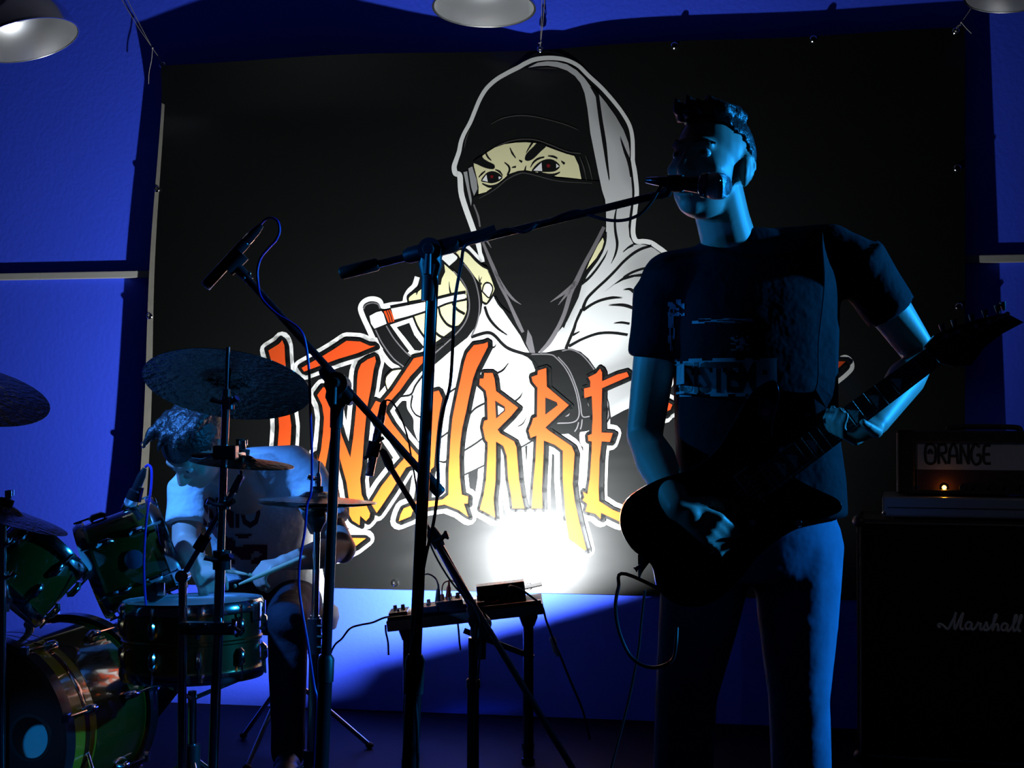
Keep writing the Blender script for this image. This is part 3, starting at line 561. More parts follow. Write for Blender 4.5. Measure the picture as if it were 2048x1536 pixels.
# the lamp : a black box whose lit lens faces the banner
UL = 0.74
lampc = tp(UL, 0.12, 0.034)
fl = thing('floodlight', 'black box lamp at the right end of the rack shelf, lighting the banner', 'lamp', tp(UL, 0.12, 0))
MB().box(lampc, (0.155, 0.07, 0.066), RT, 0.004).build('housing', 'black_metal', fl, smooth=False)
b = MB()
for k in range(6): b.box(lampc + rx * (-0.06 + 0.024 * k) + rn * -0.037, (0.004, 0.006, 0.05), RT)
b.build('cooling_rib', 'black_metal', fl, smooth=False)
LENS_U = -0.058
lens_c = lampc + rn * 0.0362 + rz * 0.006 + rx * LENS_U
MB().box(lens_c, (0.036, 0.002, 0.04), RT).build('lens', 'lens', fl, smooth=False)
al = bpy.data.lights.new('floodlight_beam', 'AREA'); al.shape = 'RECTANGLE'; al.size = 0.034; al.size_y = 0.04
al.energy = 86; al.color = (0.93, 0.98, 1.0)
ao = link(bpy.data.objects.new('floodlight_beam', al)); ao.location = lens_c + rn * 0.012 + rz * 0.01
aim = (rn * 0.88 + V((0, 0, 0.47)) - rx * 0.16); ao.rotation_euler = aim.to_track_quat('-Z', 'Z').to_euler()
vr = Matrix.Rotation(math.radians(-6), 3, rn)
MB().box(lampc + rn * 0.110 + rz * -0.013 + rx * 0.0, (0.27, 0.09, 0.003), vr @ RT).build('lower_visor', 'black_metal', fl, smooth=False)  # unseen plate, shaped to cut the beam on the wall below the banner
# pedals
def pedal(u, v, size, label, knobs, col='black_metal'):
    t = thing('effect_pedal', label, 'pedal', tp(u, v, 0)); c = tp(u, v, size[2] / 2)
    MB().box(c, size, RT, 0.004).build('enclosure', col, t, smooth=False)
    for k in range(knobs):
        p = tp(u, v, size[2]) + rx * ((k - (knobs - 1) / 2) * size[0] / (knobs + 0.4)) + rn * 0.015
        MB().cyl(p, p + rz * 0.014, 0.007, 0.006, 12).build('knob', 'steel' if knobs == 1 else 'black_plastic', t)
    p = tp(u, v, size[2]) + rn * -size[1] * 0.3; MB().cyl(p, p + rz * 0.008, 0.006, 0.005, 12).build('foot_switch', 'chrome', t)
pedal(0.27, 0.07, (0.062, 0.11, 0.030), 'small pedal with one silver knob at the left of the rack', 1)
pedal(0.41, 0.08, (0.085, 0.12, 0.040), 'black pedal with two plugs standing in it, left of the diagonal boom', 3)
pedal(0.075, 0.08, (0.06, 0.11, 0.022), 'flat black pedal at the left end of the rack', 2)
pedal(0.565, 0.06, (0.07, 0.10, 0.026), 'low black pedal between the plugs and the box lamp', 2)
def plug(px, py, lab, m):
    p = P(px, py, DT + 0.08); q = p + V((-0.004, 0, -0.062))
    t = thing('jack_plug', lab, 'plug', q)
    MB().tube([p + V((0, 0, .012)), p, p + (q - p) * .15, p + (q - p) * .8, q], [0.003, 0.004, 0.0075, 0.0095, 0.0095], 10).build('sleeve', m, t); MB().cyl(q, q + V((0, 0, -0.012)), 0.004).build('tip', 'chrome', t)
plug(877, 1176, 'black jack plug standing upright, left of the orange-lit one', 'black_plastic')
plug(898, 1170, 'jack plug with orange-lit sleeve standing upright on the rack', 'cable_orange_lit')
def cable(name, label, pts, r, m, cat='cable', n=6, ns=8):
    q = catmull(pts, n); o = MB().tube(q, r, ns).build(name, m)
    k = min(range(len(q)), key=lambda i: q[i].z); recentre(o, q[k]); return lone(o, label, cat)
def pp(d, *c): return [P(c[i], c[i + 1], d) for i in range(0, len(c), 2)]
dd = DT + 0.08
cable('patch_cable', 'thin black cable looping over the left plug on the rack', pp(dd, 877, 1172, 872, 1158, 860, 1149, 850, 1150, 845, 1165, 843, 1185, 843, 1215), 0.0028, 'cable')
cable('patch_cable', 'orange-lit cable arching from the plug to the right along the rack', pp(dd, 898, 1166, 899, 1160, 905, 1162, 918, 1168, 928, 1180, 940, 1200, 960, 1203, 985, 1205, 998, 1200), 0.0025, 'cable_orange_lit')
cable('patch_cable', 'small orange-lit cable loop between plug and pedal', pp(dd - 0.03, 885, 1204, 884, 1180, 888, 1166, 900, 1162, 915, 1165, 922, 1172), 0.0022, 'cable_orange_lit')
cable('patch_cable', 'black cable loop lying behind the diagonal boom on the rack', pp(dd, 916, 1213, 911, 1200, 914, 1190, 925, 1186, 940, 1190, 944, 1205, 942, 1218), 0.0025, 'cable')
cable('power_cable', 'cable running from the left rack end down to the floor', pp(DT + .02, 800, 1232, 770, 1235, 745, 1245, 720, 1250, 700, 1257, 684, 1277, 664, 1300, 640, 1380, 620, 1500), 0.0032, 'cable')
cable('power_cable', 'short cable hanging under the left rack end', pp(DT + .02, 771, 1250, 772, 1265, 776, 1285, 777, 1310), 0.003, 'cable')
cable('power_cable', 'cable hanging under the middle of the rack', pp(DT - .01, 915, 1238, 917, 1260, 919, 1285, 921, 1300), 0.003, 'cable')
cable('lamp_cable', 'cable from the back of the box lamp over the right rack end to the floor', [P(1018, 1174, dd - .06), P(1022, 1172, dd - .08)] + pp(dd - .09, 1040, 1178, 1066, 1196, 1084, 1212, 1092, 1240, 1104, 1272) + pp(dd - .05, 1120, 1310, 1140, 1360, 1165, 1420, 1180, 1480), 0.0035, 'cable')
t = thing('cable_coupler', 'grey cable connector hanging right of the rack', 'connector', P(1112, 1305, dd - .06))
MB().tube(pp(dd - .066, 1104, 1274, 1106, 1280, 1111, 1300, 1116, 1312), [0.006, 0.010, 0.009, 0.005], 10).build('connector_body', 'panel', t)
MB().tube(pp(dd - .066, 1103, 1284, 1100, 1278, 1102, 1272), [0.003, 0.004, 0.002], 8).build('latch', 'panel', t)

# ------------------------------------------------------------------ amplifier cabinet, base unit and head
DC = 4.75
cl = P(1712, 820, DC).x; ctop = P(0, 1037, DC).z; CW = 0.77; CD = 0.36; yf = P(1024, 820, DC).y
cab = thing('speaker_cabinet', 'tall black speaker cabinet with white script logo at the right edge', 'cabinet', (cl + CW / 2, yf + CD / 2, 0))
b = MB(); cc = V((cl + CW / 2, yf + CD / 2, ctop / 2 + 0.01)); hz = ctop - 0.02
for q, sz in ((V((-CW / 2 + .009, 0, 0)), (.018, CD, hz)), (V((CW / 2 - .009, 0, 0)), (.018, CD, hz)), (V((0, 0, hz / 2 - .009)), (CW, CD, .018)), (V((0, 0, -hz / 2 + .009)), (CW, CD, .018)), (V((0, CD / 2 - .009, 0)), (CW - .03, .018, hz - .03))):
    b.box(cc + q, sz, None, 0.005)
b.build('cabinet_shell', 'tolex', cab, smooth=False)
MB().box(cc + V((0, -CD / 2 + 0.022, 0)), (CW - 0.04, 0.018, hz - 0.04)).build('grille_cloth', 'cloth', cab, smooth=False)
pb = MB(); zx, zz = CW / 2 - .012, hz / 2 - .012
pb.tube([cc + V((x, -CD / 2 - 0.001, z)) for x, z in ((-zx, -zz), (-zx, zz), (zx, zz), (zx, -zz), (-zx, -zz))], 0.0035, 8); pb.build('piping', 'piping', cab)
for sx in (-1, 1):
    for sz in (-1, 1):
        MB().ell(cc + V((sx * (CW / 2 - .008), -CD / 2 + .008, sz * (hz / 2 - .008))), (.022, .022, .022), None, 14, 8).build('corner_cap', 'black_plastic', cab)
for sx in (-1, 1):
    for sy in (-1, 1): MB().cyl((cc.x + sx * .3, cc.y + sy * .13, 0), (cc.x + sx * .3, cc.y + sy * .13, 0.022), 0.022).build('foot', 'rubber', cab)
MB().box((cl + 0.075, yf + 0.0295 - 0.018, 0.07), (0.085, 0.003, 0.016), None, 0.001).build('name_plate', 'black_letter', cab, smooth=False)
# script logo: one connected pen line per letter
def script(strokes, ox, oz, sc, y, r):
    b = MB()
    for s_ in strokes:
        q = catmull([V((ox + s_[i] * sc, y, oz + s_[i + 1] * sc)) for i in range(0, len(s_), 2)], 6)
        b.tube(q, r, 8)
    return b
LG = [(-.55, .1, -.75, .25, -.6, .42, -.3, .3, .1, 0, .45, .6, .75, 1.25, .80, 1.5, .72, 1.2, .66, .5, .72, 0, 1.05, .7, 1.42, 1.5, 1.30, .9, 1.18, .25, 1.30, 0, 1.5, .1),   # M
      (2.15, .62, 1.85, .66, 1.62, .35, 1.72, .05, 1.98, .12, 2.18, .6, 2.12, .15, 2.25, 0, 2.45, .15),                                            # a
      (2.45, .15, 2.62, .45, 2.72, .68, 2.72, .5, 2.95, .58, 2.88, .25, 2.92, .02, 3.1, .1),                                                        # r
      (3.1, .1, 3.35, .5, 3.42, .72, 3.5, .4, 3.55, .15, 3.35, 0, 3.2, .06, 3.5, .02, 3.75, .2),                                                     # s
      (3.75, .2, 4.2, 1.0, 4.3, 1.42, 4.15, 1.3, 4.0, .5, 3.95, 0, 4.1, .4, 4.35, .58, 4.42, .3, 4.4, .02, 4.6, .1),                                  # h
      (5.2, .62, 4.92, .66, 4.7, .35, 4.8, .05, 5.05, .12, 5.25, .6, 5.18, .15, 5.3, 0, 5.5, .2),                                                   # a
      (5.5, .2, 5.9, .9, 6.02, 1.4, 5.88, 1.35, 5.72, .6, 5.75, .05, 5.95, .1), (5.95, .1, 6.3, .9, 6.45, 1.4, 6.3, 1.35, 6.14, .6, 6.18, .05, 6.4, .1)]  # l l
lsc = 0.0345
script(LG, P(1884, 0, DC).x, P(0, 1251, DC).z, lsc, yf + 0.008, 0.0042).build('script_logo', 'logo', cab, label='white script logo')
def swing(root, th):           # turn the stack so its front faces the room
    C0 = V((cl, yf, 0)); Rz = Matrix.Rotation(th, 3, 'Z'); root.location = C0 + Rz @ (root.location - C0); root.rotation_euler.z = th
# flat silver base unit
DB = 4.74; bl_ = P(1764, 0, DB).x; yb = P(1024, 820, DB).y; z0 = ctop + 0.001; z1 = P(0, 992, DB).z; BW = 0.60
base = thing('rack_unit', 'flat silver unit lying on the black cabinet under the amplifier head', 'amplifier', (bl_ + BW / 2, yb + .15, z0))
MB().box((bl_ + BW / 2, yb + 0.15, (z0 + 0.008 + z1) / 2), (BW, 0.30, z1 - z0 - 0.008), None, 0.006).build('chassis', 'silver', base, smooth=False)
MB().box((bl_ + BW / 2, yb - 0.001, z0 + (z1 - z0) * 0.52), (BW - 0.03, 0.003, 0.003)).build('panel_groove', 'black_plastic', base, smooth=False)
for sx in (0.04, BW - 0.04):
    for sy in (0.04, 0.26): MB().cyl((bl_ + sx, yb + sy, z0), (bl_ + sx, yb + sy, z0 + 0.010), 0.012).build('foot', 'rubber', base)
MB().ball((bl_ + 0.006, yb - 0.002, z0 + 0.02), 0.007).build('corner_screw', 'chrome', base)
# head
DH = 4.78; hl = P(1785, 0, DH).x; yh = P(1024, 820, DH).y; hz0 = z1 + 0.001; hz1 = P(0, 862, DH).z; HW = 0.54
head = thing('amplifier_head', 'black amplifier head with grey logo panel and glowing amber pilot light', 'amplifier', (hl + HW / 2, yh + .12, hz0))
b = MB(); hc = V((hl + HW / 2, yh + 0.12, (hz0 + hz1) / 2 + 0.004)); hh = hz1 - hz0 - 0.008
for q, sz in ((V((-HW / 2 + .028, 0, 0)), (.056, .24, hh)), (V((HW / 2 - .028, 0, 0)), (.056, .24, hh)), (V((0, 0, hh / 2 - .018)), (HW, .24, .036)), (V((0, 0, -hh / 2 + .006)), (HW, .24, .012)), (V((0, .11, 0)), (HW - .02, .02, hh - .02))):
    b.box(hc + q, sz, None, 0.006)
b.build('cabinet_shell', 'tolex', head, smooth=False)
pz0, pz1, pz2 = hz0 + 0.016, P(0, 938, DH).z, P(0, 884, DH).z
px0, px1 = P(1822, 0, DH).x, hl + HW - 0.057
MB().box(((px0 + px1) / 2, yh + 0.02, (pz1 + pz2) / 2), (px1 - px0, 0.01, pz2 - pz1)).build('logo_panel', 'panel', head, smooth=False)
MB().box(((px0 + px1) / 2, yh + 0.022, (pz0 + pz1) / 2), (px1 - px0, 0.01, pz1 - pz0 - .003)).build('control_panel', 'panel_dark', head, smooth=False)
MB().tube([(hl + .004, yh - .001, hz0 + .012), (hl + .004, yh - .001, hz1 - .006)], 0.003, 8).build('piping', 'piping', head)
MB().tube([(px0 + .004, yh + .014, hz0 + .014), (px0 + .004, yh + .014, pz2)], 0.0018, 8).build('panel_edge', 'chrome', head)
pl = P(1876, 973, DH); pl.y = yh + 0.012
pil = MB().cyl(pl + V((0, .006, 0)), pl, 0.010, n=16).build('pilot_bezel', 'chrome', head)
MB().ell(pl + V((0, -.004, 0)), (.0065, .006, .0065), None, 14, 8).build('pilot_light', 'pilot', pil, label='glowing amber pilot light')
for k in range(6):
    p = pl + V((0.055 + 0.045 * k, 0, 0)); kb = MB().tube([p + V((0, .006, 0)), p + V((0, -.002, 0)), p + V((0, -.012, 0))], [.012, .011, .009], 14).build('knob', 'black_plastic', head)
p = P(1826, 973, DH); p.y = yh + .012; MB().cyl(p + V((0, .005, 0)), p + V((0, -.01, 0)), 0.004).build('toggle_switch', 'chrome', head)
for sx in (.05, HW - .05):
    for sy in (.04, .2): MB().cyl((hl + sx, yh + sy, hz0), (hl + sx, yh + sy, hz0 + .006), .01).build('foot', 'rubber', head)
hd_ = MB().tube(catmull([(hc.x - .11, hc.y, hz1 - .004), (hc.x - .09, hc.y, hz1 + .012), (hc.x + .09, hc.y, hz1 + .012), (hc.x + .11, hc.y, hz1 - .004)], 6), .009, 10).build('carry_handle', 'black_plastic', head)
# bulbous hand-cut lettering of the head: O R A N G E as pen strokes
OL = [(.0, .5, .1, .9, .5, 1, .85, .85, .9, .5, .8, .1, .45, 0, .1, .12, 0, .5), (.25, .5, .45, .7, .65, .5),
      (1.15, 0, 1.15, 1), (1.15, .95, 1.7, .95, 1.75, .6, 1.2, .5), (1.35, .5, 1.8, 0),
      (2.0, 0, 2.1, .7, 2.4, 1, 2.65, .7, 2.75, 0), (2.05, .4, 2.7, .4),
      (3.0, 0, 3.0, 1), (3.0, 1, 3.65, 0), (3.65, 0, 3.65, 1),
      (4.6, .85, 4.2, 1, 3.92, .7, 3.9, .3, 4.2, 0, 4.6, .1, 4.62, .45, 4.3, .45),
      (5.5, .95, 5.0, .9, 4.9, .5, 5.0, .08, 5.5, .05), (4.95, .5, 5.45, .5)]
lw = (P(1962, 0, DH).x - P(1838, 0, DH).x) / 5.5; b = MB()
for s_ in OL:
    q = catmull([V((P(1840, 0, DH).x + s_[i] * lw, yh + 0.0155, pz1 + 0.018 + s_[i + 1] * lw * 1.75)) for i in range(0, len(s_), 2)], 5)
    b.tube(q, 0.0052, 8, flat=(1, .35, 1))
b.build('lettering', 'black_letter', head, label='thick dark hand-cut lettering')

for o_ in (cab, base, head): swing(o_, math.radians(-15))
# ------------------------------------------------------------------ microphone stands
def tripod(t, foot, hub_z, R, a0=0.3, m='black_metal'):
    f = V((foot.x, foot.y, 0))
    MB().cyl(f + V((0, 0, hub_z - 0.035)), f + V((0, 0, hub_z + 0.045)), 0.022).build('leg_hub', 'black_plastic', t)
    for k in range(3):
        a = a0 + k * 2 * PI / 3; e = f + V((math.cos(a) * R, math.sin(a) * R, 0.011))
        lg = MB().tube([f + V((math.cos(a) * .015, math.sin(a) * .015, hub_z)), e], 0.008, 10).build('leg', m, t)
        MB().ell(e, (.014, .014, .011), None, 12, 8).build('rubber_foot', 'rubber', lg)
def lerp(a, b, t): return a + (b - a) * t
def zfoot(px, py, px2, py2, d):      # where the line of a pole reaches the boards
    a, c = P(px, py, d), P(px2, py2, d); t = a.z / (a.z - c.z); return lerp(a, c, t)
def mic_stand(label, top, foot, split, r0, r1, boom, hub, base='tripod', a0=0.3, knob=True, r_b=0.008, cw=0.16, grip=True, clutch_r=0.02):
    t = thing('microphone_stand', label, 'stand', (foot.x, foot.y, 0))
    if base == 'tripod': tripod(t, lerp(foot, top, hub / top.z), hub, 0.28, a0)
    else: MB().lathe((foot.x, foot.y, 0), (0, 0, 1), [(0, 0), (.125, 0), (.125, .008), (.115, .014), (.03, .022), (.022, .05), (0, .05)], 32).build('round_base', 'black_metal', t)
    sp = lerp(foot, top, split); st = lerp(foot, top, max(0.02, (hub - .03) / top.z if base == 'tripod' else 0.02))
    MB().cyl(st, sp, r0, n=16).build('lower_tube', 'black_metal', t)
    MB().cyl(lerp(foot, top, split - .03), top, r1, n=14).build('upper_tube', 'black_metal', t)
    cl_ = MB().tube([lerp(foot, top, split - .035), lerp(foot, top, split + .012), lerp(foot, top, split + .02)], [r0 + .003, r0 + .003, r1 + .002], 16).build('height_clutch', 'black_plastic', t)
    bd = (boom[1] - boom[0]).normalized(); pv = boom[2]                 # boom: mic end, tail end, point on the pole top
    MB().cyl(boom[0], boom[1], r_b, n=12).build('boom_arm', 'black_metal', t)
    cl2 = MB(); ax = V((0, -1, 0)); ax = (ax - bd * ax.dot(bd)).normalized()
    dn = (top - pv); up = (foot - top).normalized()
    cl2.tube([pv + up * 0.10, pv + up * .055, pv + up * .03, pv - up * .012], [r1 + .003, r1 + .004, clutch_r * 1.2, clutch_r * 1.0], 14)
    cl2.cyl(pv - ax * .022, pv + ax * .022, clutch_r * 1.15, n=20)
    cl2.tube([pv - bd * .055, pv - bd * .045, pv + bd * .045, pv + bd * .055], [r_b + .004, r_b + .009, r_b + .009, r_b + .004], 16)
    c2 = cl2.build('boom_clutch', 'black_plastic', t)
    MB().tube([pv + ax * .02, pv + ax * .03, pv + ax * .04], [.009, .013, .010], 14).build('clutch_knob', 'black_plastic', c2)
    MB().tube([pv + ax * .03 + up * .0, pv + ax * .034 + up * .05], [.006, .008], 10).build('clutch_lever', 'black_plastic', c2)
    if grip:
        g0 = lerp(boom[1], boom[0], 0.0); g1 = g0 - bd * cw
        MB().tube([g0 + bd * .004, g0, g1, g1 - bd * .004], [r_b + .003, r_b + .0055, r_b + .0055, r_b + .002], 14).build('counterweight', 'black_plastic', t)
    return t, bd, ax
# vocal stand
DV = 2.95
vt = P(866, 545, DV); vf = zfoot(866, 545, 820, 1536, DV)
vb = (P(1332, 386, DV - .03), P(684, 546, DV + .03), P(862, 500, DV))
stv, bdv, axv = mic_stand('tall black vocal microphone stand in front of the banner centre, boom reaching the singer', vt, vf, 0.44, 0.0165, 0.0122, vb, 0.30, a0=0.9, r_b=0.0075, cw=.072)
for (px, py, r, nm) in ((908, 487, .010, 'boom_knob'), ):
    p = P(px, py, DV); MB().tube([p + V((0, .012, -.006)), p + V((0, -.012, .0)), p + V((0, -.02, .002))], [.006, r, r * .8], 14).build(nm, 'black_plastic', stv)
MB().tube([P(958, 473, DV), P(992, 461, DV)], [.0125, .0125], 16).build('boom_ring', 'black_plastic', stv)
MB().tube([P(900, 488, DV), P(960, 472, DV)], [.0135, .0125], 16).build('boom_sleeve', 'black_plastic', stv)
mc = MB().tube([P(1318, 390, DV - .03), P(1334, 384, DV - .035), P(1340, 376, DV - .045)], [.009, .011, .008], 12).build('clip_joint', 'black_plastic', stv)
MB().tube([P(1336, 366, DV - .05), P(1352, 367, DV - .055), P(1366, 367, DV - .06)], [.0155, .017, .0165], 16).build('mic_clip', 'black_plastic', stv)
# vocal microphone
m0, m1 = P(1336, 364, DV - .05), P(1397, 369, DV - .075); md = (m1 - m0).normalized()
vm = thing('vocal_microphone', 'handheld style vocal microphone on the boom end at the singer mouth', 'microphone', m0)
L = .135
MB().tube([m0 - md * .02, m0, m0 + md * .005, m0 + md * (L * .45), m0 + md * (L * .5)], [.009, .011, .0115, .0165, .019], 20).build('mic_body', 'black_metal', vm)
hb = m0 + md * (L * .5)
MB().lathe(hb, md, [(.017, -.003), (.0235, .002), (.0245, .008), (.0245, .012), (.023, .014)], 24).build('collar_ring', 'chrome', vm)
MB().lathe(hb, md, [(.0215, .012), (.0255, .022), (.0262, .032), (.0245, .044), (.019, .053), (.010, .058), (0, .0595)], 28).build('mic_grille', 'grille', vm)
MB().tube([m0 - md * .045, m0 - md * .03, m0 - md * .015, m0], [.0055, .008, .009, .009], 14).build('cable_plug', 'chrome', vm)
def pc(*t): return [P(x, y, d) for x, y, d in t]
cable('vocal_mic_cable', 'cable from the vocal microphone winding along its boom and down the stand',
      pc((1327, 362, 2.905), (1318, 378, 2.90), (1302, 405, 2.90), (1280, 428, 2.90), (1250, 440, 2.91), (1215, 440, 2.92), (1180, 430, 2.93), (1155, 422, 2.935), (1130, 428, 2.935), (1100, 440, 2.93), (1075, 447, 2.93), (1062, 458, 2.925), (1045, 464, 2.93), (1020, 459, 2.93), (1000, 462, 2.93), (960, 478, 2.93), (930, 492, 2.925), (922, 530, 2.94), (910, 600, 2.95), (906, 680, 2.95), (900, 770, 2.95), (884, 830, 2.95), (876, 900, 2.95), (876, 970, 2.95), (868, 1040, 2.95), (852, 1110, 2.95), (840, 1180, 2.94), (832, 1250, 2.93), (822, 1310, 2.925), (828, 1380, 2.925), (834, 1450, 2.925), (836, 1540, 2.925), (838, 1700, 2.93)), 0.0033, 'cable', n=5)
# overhead stand over the kit
DO = 3.5
ot = P(673, 820, DO); of = zfoot(680, 820, 645, 1536, DO)
ob_ = (P(470, 530, DO + .08), P(880, 985, DO - .08), P(676, 770, DO))
sto, bdo, axo = mic_stand('black overhead microphone stand with a long boom crossing the banner lettering', ot, of, 0.47, 0.0165, 0.012, ob_, 0.22, a0=0.2, r_b=0.009, cw=.062, clutch_r=.024)
MB().tube([P(500, 562, DO + .075), P(478, 538, DO + .08), P(466, 522, DO + .082)], [.011, .013, .010], 12).build('clip_joint', 'black_plastic', sto)
MB().tube([P(455, 540, DO + .08), P(486, 508, DO + .08)], [.019, .019], 16).build('mic_clip', 'black_plastic', sto)
for px, py in ((488, 556), (499, 547)): MB().ball(P(px, py, DO + .06), .004).build('clip_screw', 'chrome', sto)
n0, n1 = P(413, 570, DO + .08), P(512, 462, DO + .08); nd = (n1 - n0).normalized(); nl = (n1 - n0).length
om = thing('overhead_microphone', 'slim black condenser microphone clipped on the upper boom end', 'microphone', n0)
MB().tube([n0, n0 + nd * .004, n0 + nd * nl * .78, n0 + nd * nl * .80], [.0125, .0135, .0135, .0115], 18).build('mic_body', 'black_metal', om)
MB().lathe(n0, -nd, [(.0135, -.002), (.0138, .004), (.010, .006), (0, .006)], 18).build('mic_grille', 'grille', om)
MB().tube([n0 + nd * nl * .8, n0 + nd * nl, n0 + nd * (nl + .02)], [.0115, .011, .006], 14).build('cable_plug', 'black_metal', om)
MB().tube([n0 + nd * nl * .82, n0 + nd * nl * .9], [.0122, .0122], 16).build('plug_ring', 'steel', om)
cable('overhead_mic_cable', 'blue cable looping from the overhead microphone down its boom and past the hi-hat',
      pc((520, 450, 3.58), (532, 438, 3.57), (545, 436, 3.56), (556, 444, 3.55), (559, 462, 3.55), (552, 480, 3.55), (538, 495, 3.55), (522, 515, 3.55), (515, 540, 3.55), (516, 565, 3.55), (520, 590, 3.54), (532, 608, 3.53), (556, 630, 3.52), (580, 644, 3.51), (600, 660, 3.5), (610, 682, 3.5), (618, 740, 3.5), (621, 830, 3.52), (624, 920, 3.54), (622, 985, 3.54), (614, 1010, 3.54), (610, 1060, 3.54), (600, 1120, 3.54), (598, 1170, 3.54), (604, 1220, 3.54), (616, 1290, 3.54), (628, 1370, 3.54), (634, 1400, 3.54), (632, 1460, 3.56), (628, 1560, 3.58)), 0.0033, 'cable_blue', n=5)
# low stand with a pencil microphone
DS = 4.15
lt = P(946, 1275, DS); lf = zfoot(946, 1275, 946, 1536, DS)
lb = (P(778, 930, 4.38), P(1150, 1545, 3.88), P(960, 1245, DS))
stl, bdl, axl = mic_stand('low black microphone stand with a long diagonal boom in front of the rack', lt, lf, 0.75, 0.0165, 0.0135, lb, 0.1, base='round', r_b=0.009, cw=.02, grip=False, clutch_r=.024)
MB().tube([P(872, 1080, 4.25), P(958, 1236, 4.15)], [.0125, .0125], 14).build('boom_sleeve', 'black_metal', stl)
p = P(872, 1078, 4.25); MB().tube([P(862, 1060, 4.26), P(872, 1078, 4.25), P(880, 1094, 4.245)], [.016, .020, .016], 14).build('boom_collar', 'black_plastic', stl)
MB().tube([P(872, 1082, 4.24), P(884, 1076, 4.22), P(888, 1072, 4.215), P(893, 1070, 4.21), P(896, 1069, 4.21)], [.010, .007, .007, .0135, .011], 12).build('boom_knob', 'black_plastic', stl)
MB().tube([P(783, 940, 4.37), P(776, 924, 4.38), P(768, 906, 4.39), P(762, 899, 4.39)], [.011, .014, .012, .008], 12).build('clip_joint', 'black_plastic', stl)
MB().tube([P(751, 884, 4.4), P(744, 912, 4.4)], [.0195, .0195], 16).build('mic_clip', 'black_plastic', stl)
for (x, y) in ((754, 884), (741, 909)): MB().tube([P(x - 2, y - 3, 4.4), P(x + 2, y + 3, 4.4)], [.024, .024], 16).build('rubber_ring', 'rubber', stl)
n0, n1 = P(739, 949, 4.4), P(763, 830, 4.4); nd = (n1 - n0).normalized(); nl = (n1 - n0).length
pm = thing('pencil_microphone', 'bright metal pencil microphone upright above the hi-hat, beside the lettering', 'microphone', n0)
MB().tube([n0, n0 + nd * nl * .97, n0 + nd * nl], [.0125, .0125, .011], 18).build('mic_body', 'chrome', pm)
MB().lathe(n0, -nd, [(.0125, -.001), (.0128, .003), (.009, .005), (0, .005)], 18).build('mic_grille', 'grille', pm)
MB().tube([n1, n1 + nd * .03, P(768, 806, 4.4), P(771, 800, 4.4)], [.0115, .011, .008, .005], 12).build('cable_plug', 'black_metal', pm)
cable('pencil_mic_cable', 'thin black cable arching from the pencil microphone down its boom', pc((770, 802, 4.4), (776, 800, 4.4), (786, 806, 4.4), (800, 830, 4.39), (814, 870, 4.36), (822, 910, 4.33), (832, 970, 4.31), (838, 1020, 4.29), (850, 1060, 4.25), (870, 1110, 4.22), (900, 1160, 4.18), (925, 1190, 4.15), (948, 1215, 4.12), (962, 1260, 4.1), (958, 1330, 4.1), (950, 1420, 4.12), (948, 1560, 4.12)), 0.0026, 'cable', n=5)
# ------------------------------------------------------------------ drum kit
def cymbal(label, c, R, axis, m='cymbal', name='crash_cymbal', depth=0.09, cat='cymbal', both=None):
    c = V(c); ax = V(axis).normalized()
    t = thing(name, label, cat, c)
    h = R * depth
    top = [(R * k, -h * k ** 1.6) for k in (1.0, .93, .85, .76, .66, .56, .46, .37, .30)]
    bell = [(R * .25, -h * .02 + R * .018), (R * .2, R * .045), (R * .13, R * .072), (R * .06, R * .082), (0.006, R * .083)]
    prof = top + bell
    th = .0012
    MB().lathe(c, ax, prof + [(r, q - th) for r, q in reversed(prof)], 64, True).build('cymbal_plate', m, t)
    MB().lathe(c + ax * R * .083, ax, [(0.004, 0), (.018, 0), (.018, .012), (.004, .012)], 16, True).build('felt_washer', 'felt', t)
    p = c + ax * (R * .083 + .014)
    wn = MB().cyl(p, p + ax * .012, .008, n=12); x, y, _ = frame(ax)
    wn.box(p + ax * .014 + x * .014, (.016, .004, .014)); wn.box(p + ax * .014 - x * .014, (.016, .004, .014)); wn.build('wing_nut', 'chrome', t)
    return t
# crash cymbal seen from below, on a straight chrome stand
cc_ = P(457, 757, 3.90); cax = V((0.06, 0.40, 0.90)).normalized()
cymbal('large dark crash cymbal tilted over the drummer head, seen from below', cc_, 0.218, cax)
t = thing('cymbal_stand', 'chrome cymbal stand with black clamps standing in front of the drummer', 'stand', V((zfoot(455, 800, 432, 1400, 3.64).x, 3.64, 0)))
sf = zfoot(455, 800, 432, 1400, 3.64); stp = P(456, 694, 3.64)
MB().cyl(lerp(sf, stp, .0), lerp(sf, stp, .60), .0125, n=16).build('lower_tube', 'chrome', t)
MB().cyl(lerp(sf, stp, .56), lerp(sf, stp, .92), .0095, n=14).build('upper_tube', 'chrome', t)
MB().cyl(lerp(sf, stp, .90), stp, .005, n=12).build('top_rod', 'chrome', t)
for py, r, l in ((1120, .022, .045), (806, .016, .03), (1010, .015, .02)):
    p = P(456 - (py - 800) * .038, py, 3.64); x = MB().cyl(p + V((0, 0, l / 2)), p - V((0, 0, l / 2)), r, n=14).build('height_clamp', 'black_metal' if py == 1120 else 'chrome', t)
    MB().tube([p + V((0, -.01, 0)), p + V((-.022, -.026, .004)), p + V((-.036, -.03, .01))], [.006, .005, .008], 8).build('wing_bolt', 'chrome', x)
    MB().tube([p + V((.012, -.01, 0)), p + V((.026, -.018, .012))], [.006, .008], 8).build('wing_bolt', 'chrome', x)
MB().tube([P(456, 812, 3.64), P(456, 800, 3.70), cc_ - cax * .05, cc_ - cax * .003, cc_ + cax * .03], [.008, .008, .007, .005, .004], 10).build('tilter', 'chrome', t)
MB().box(P(452, 905, 3.63), (.055, .05, .034), None, .005).build('multi_clamp', 'black_metal', t, smooth=False)
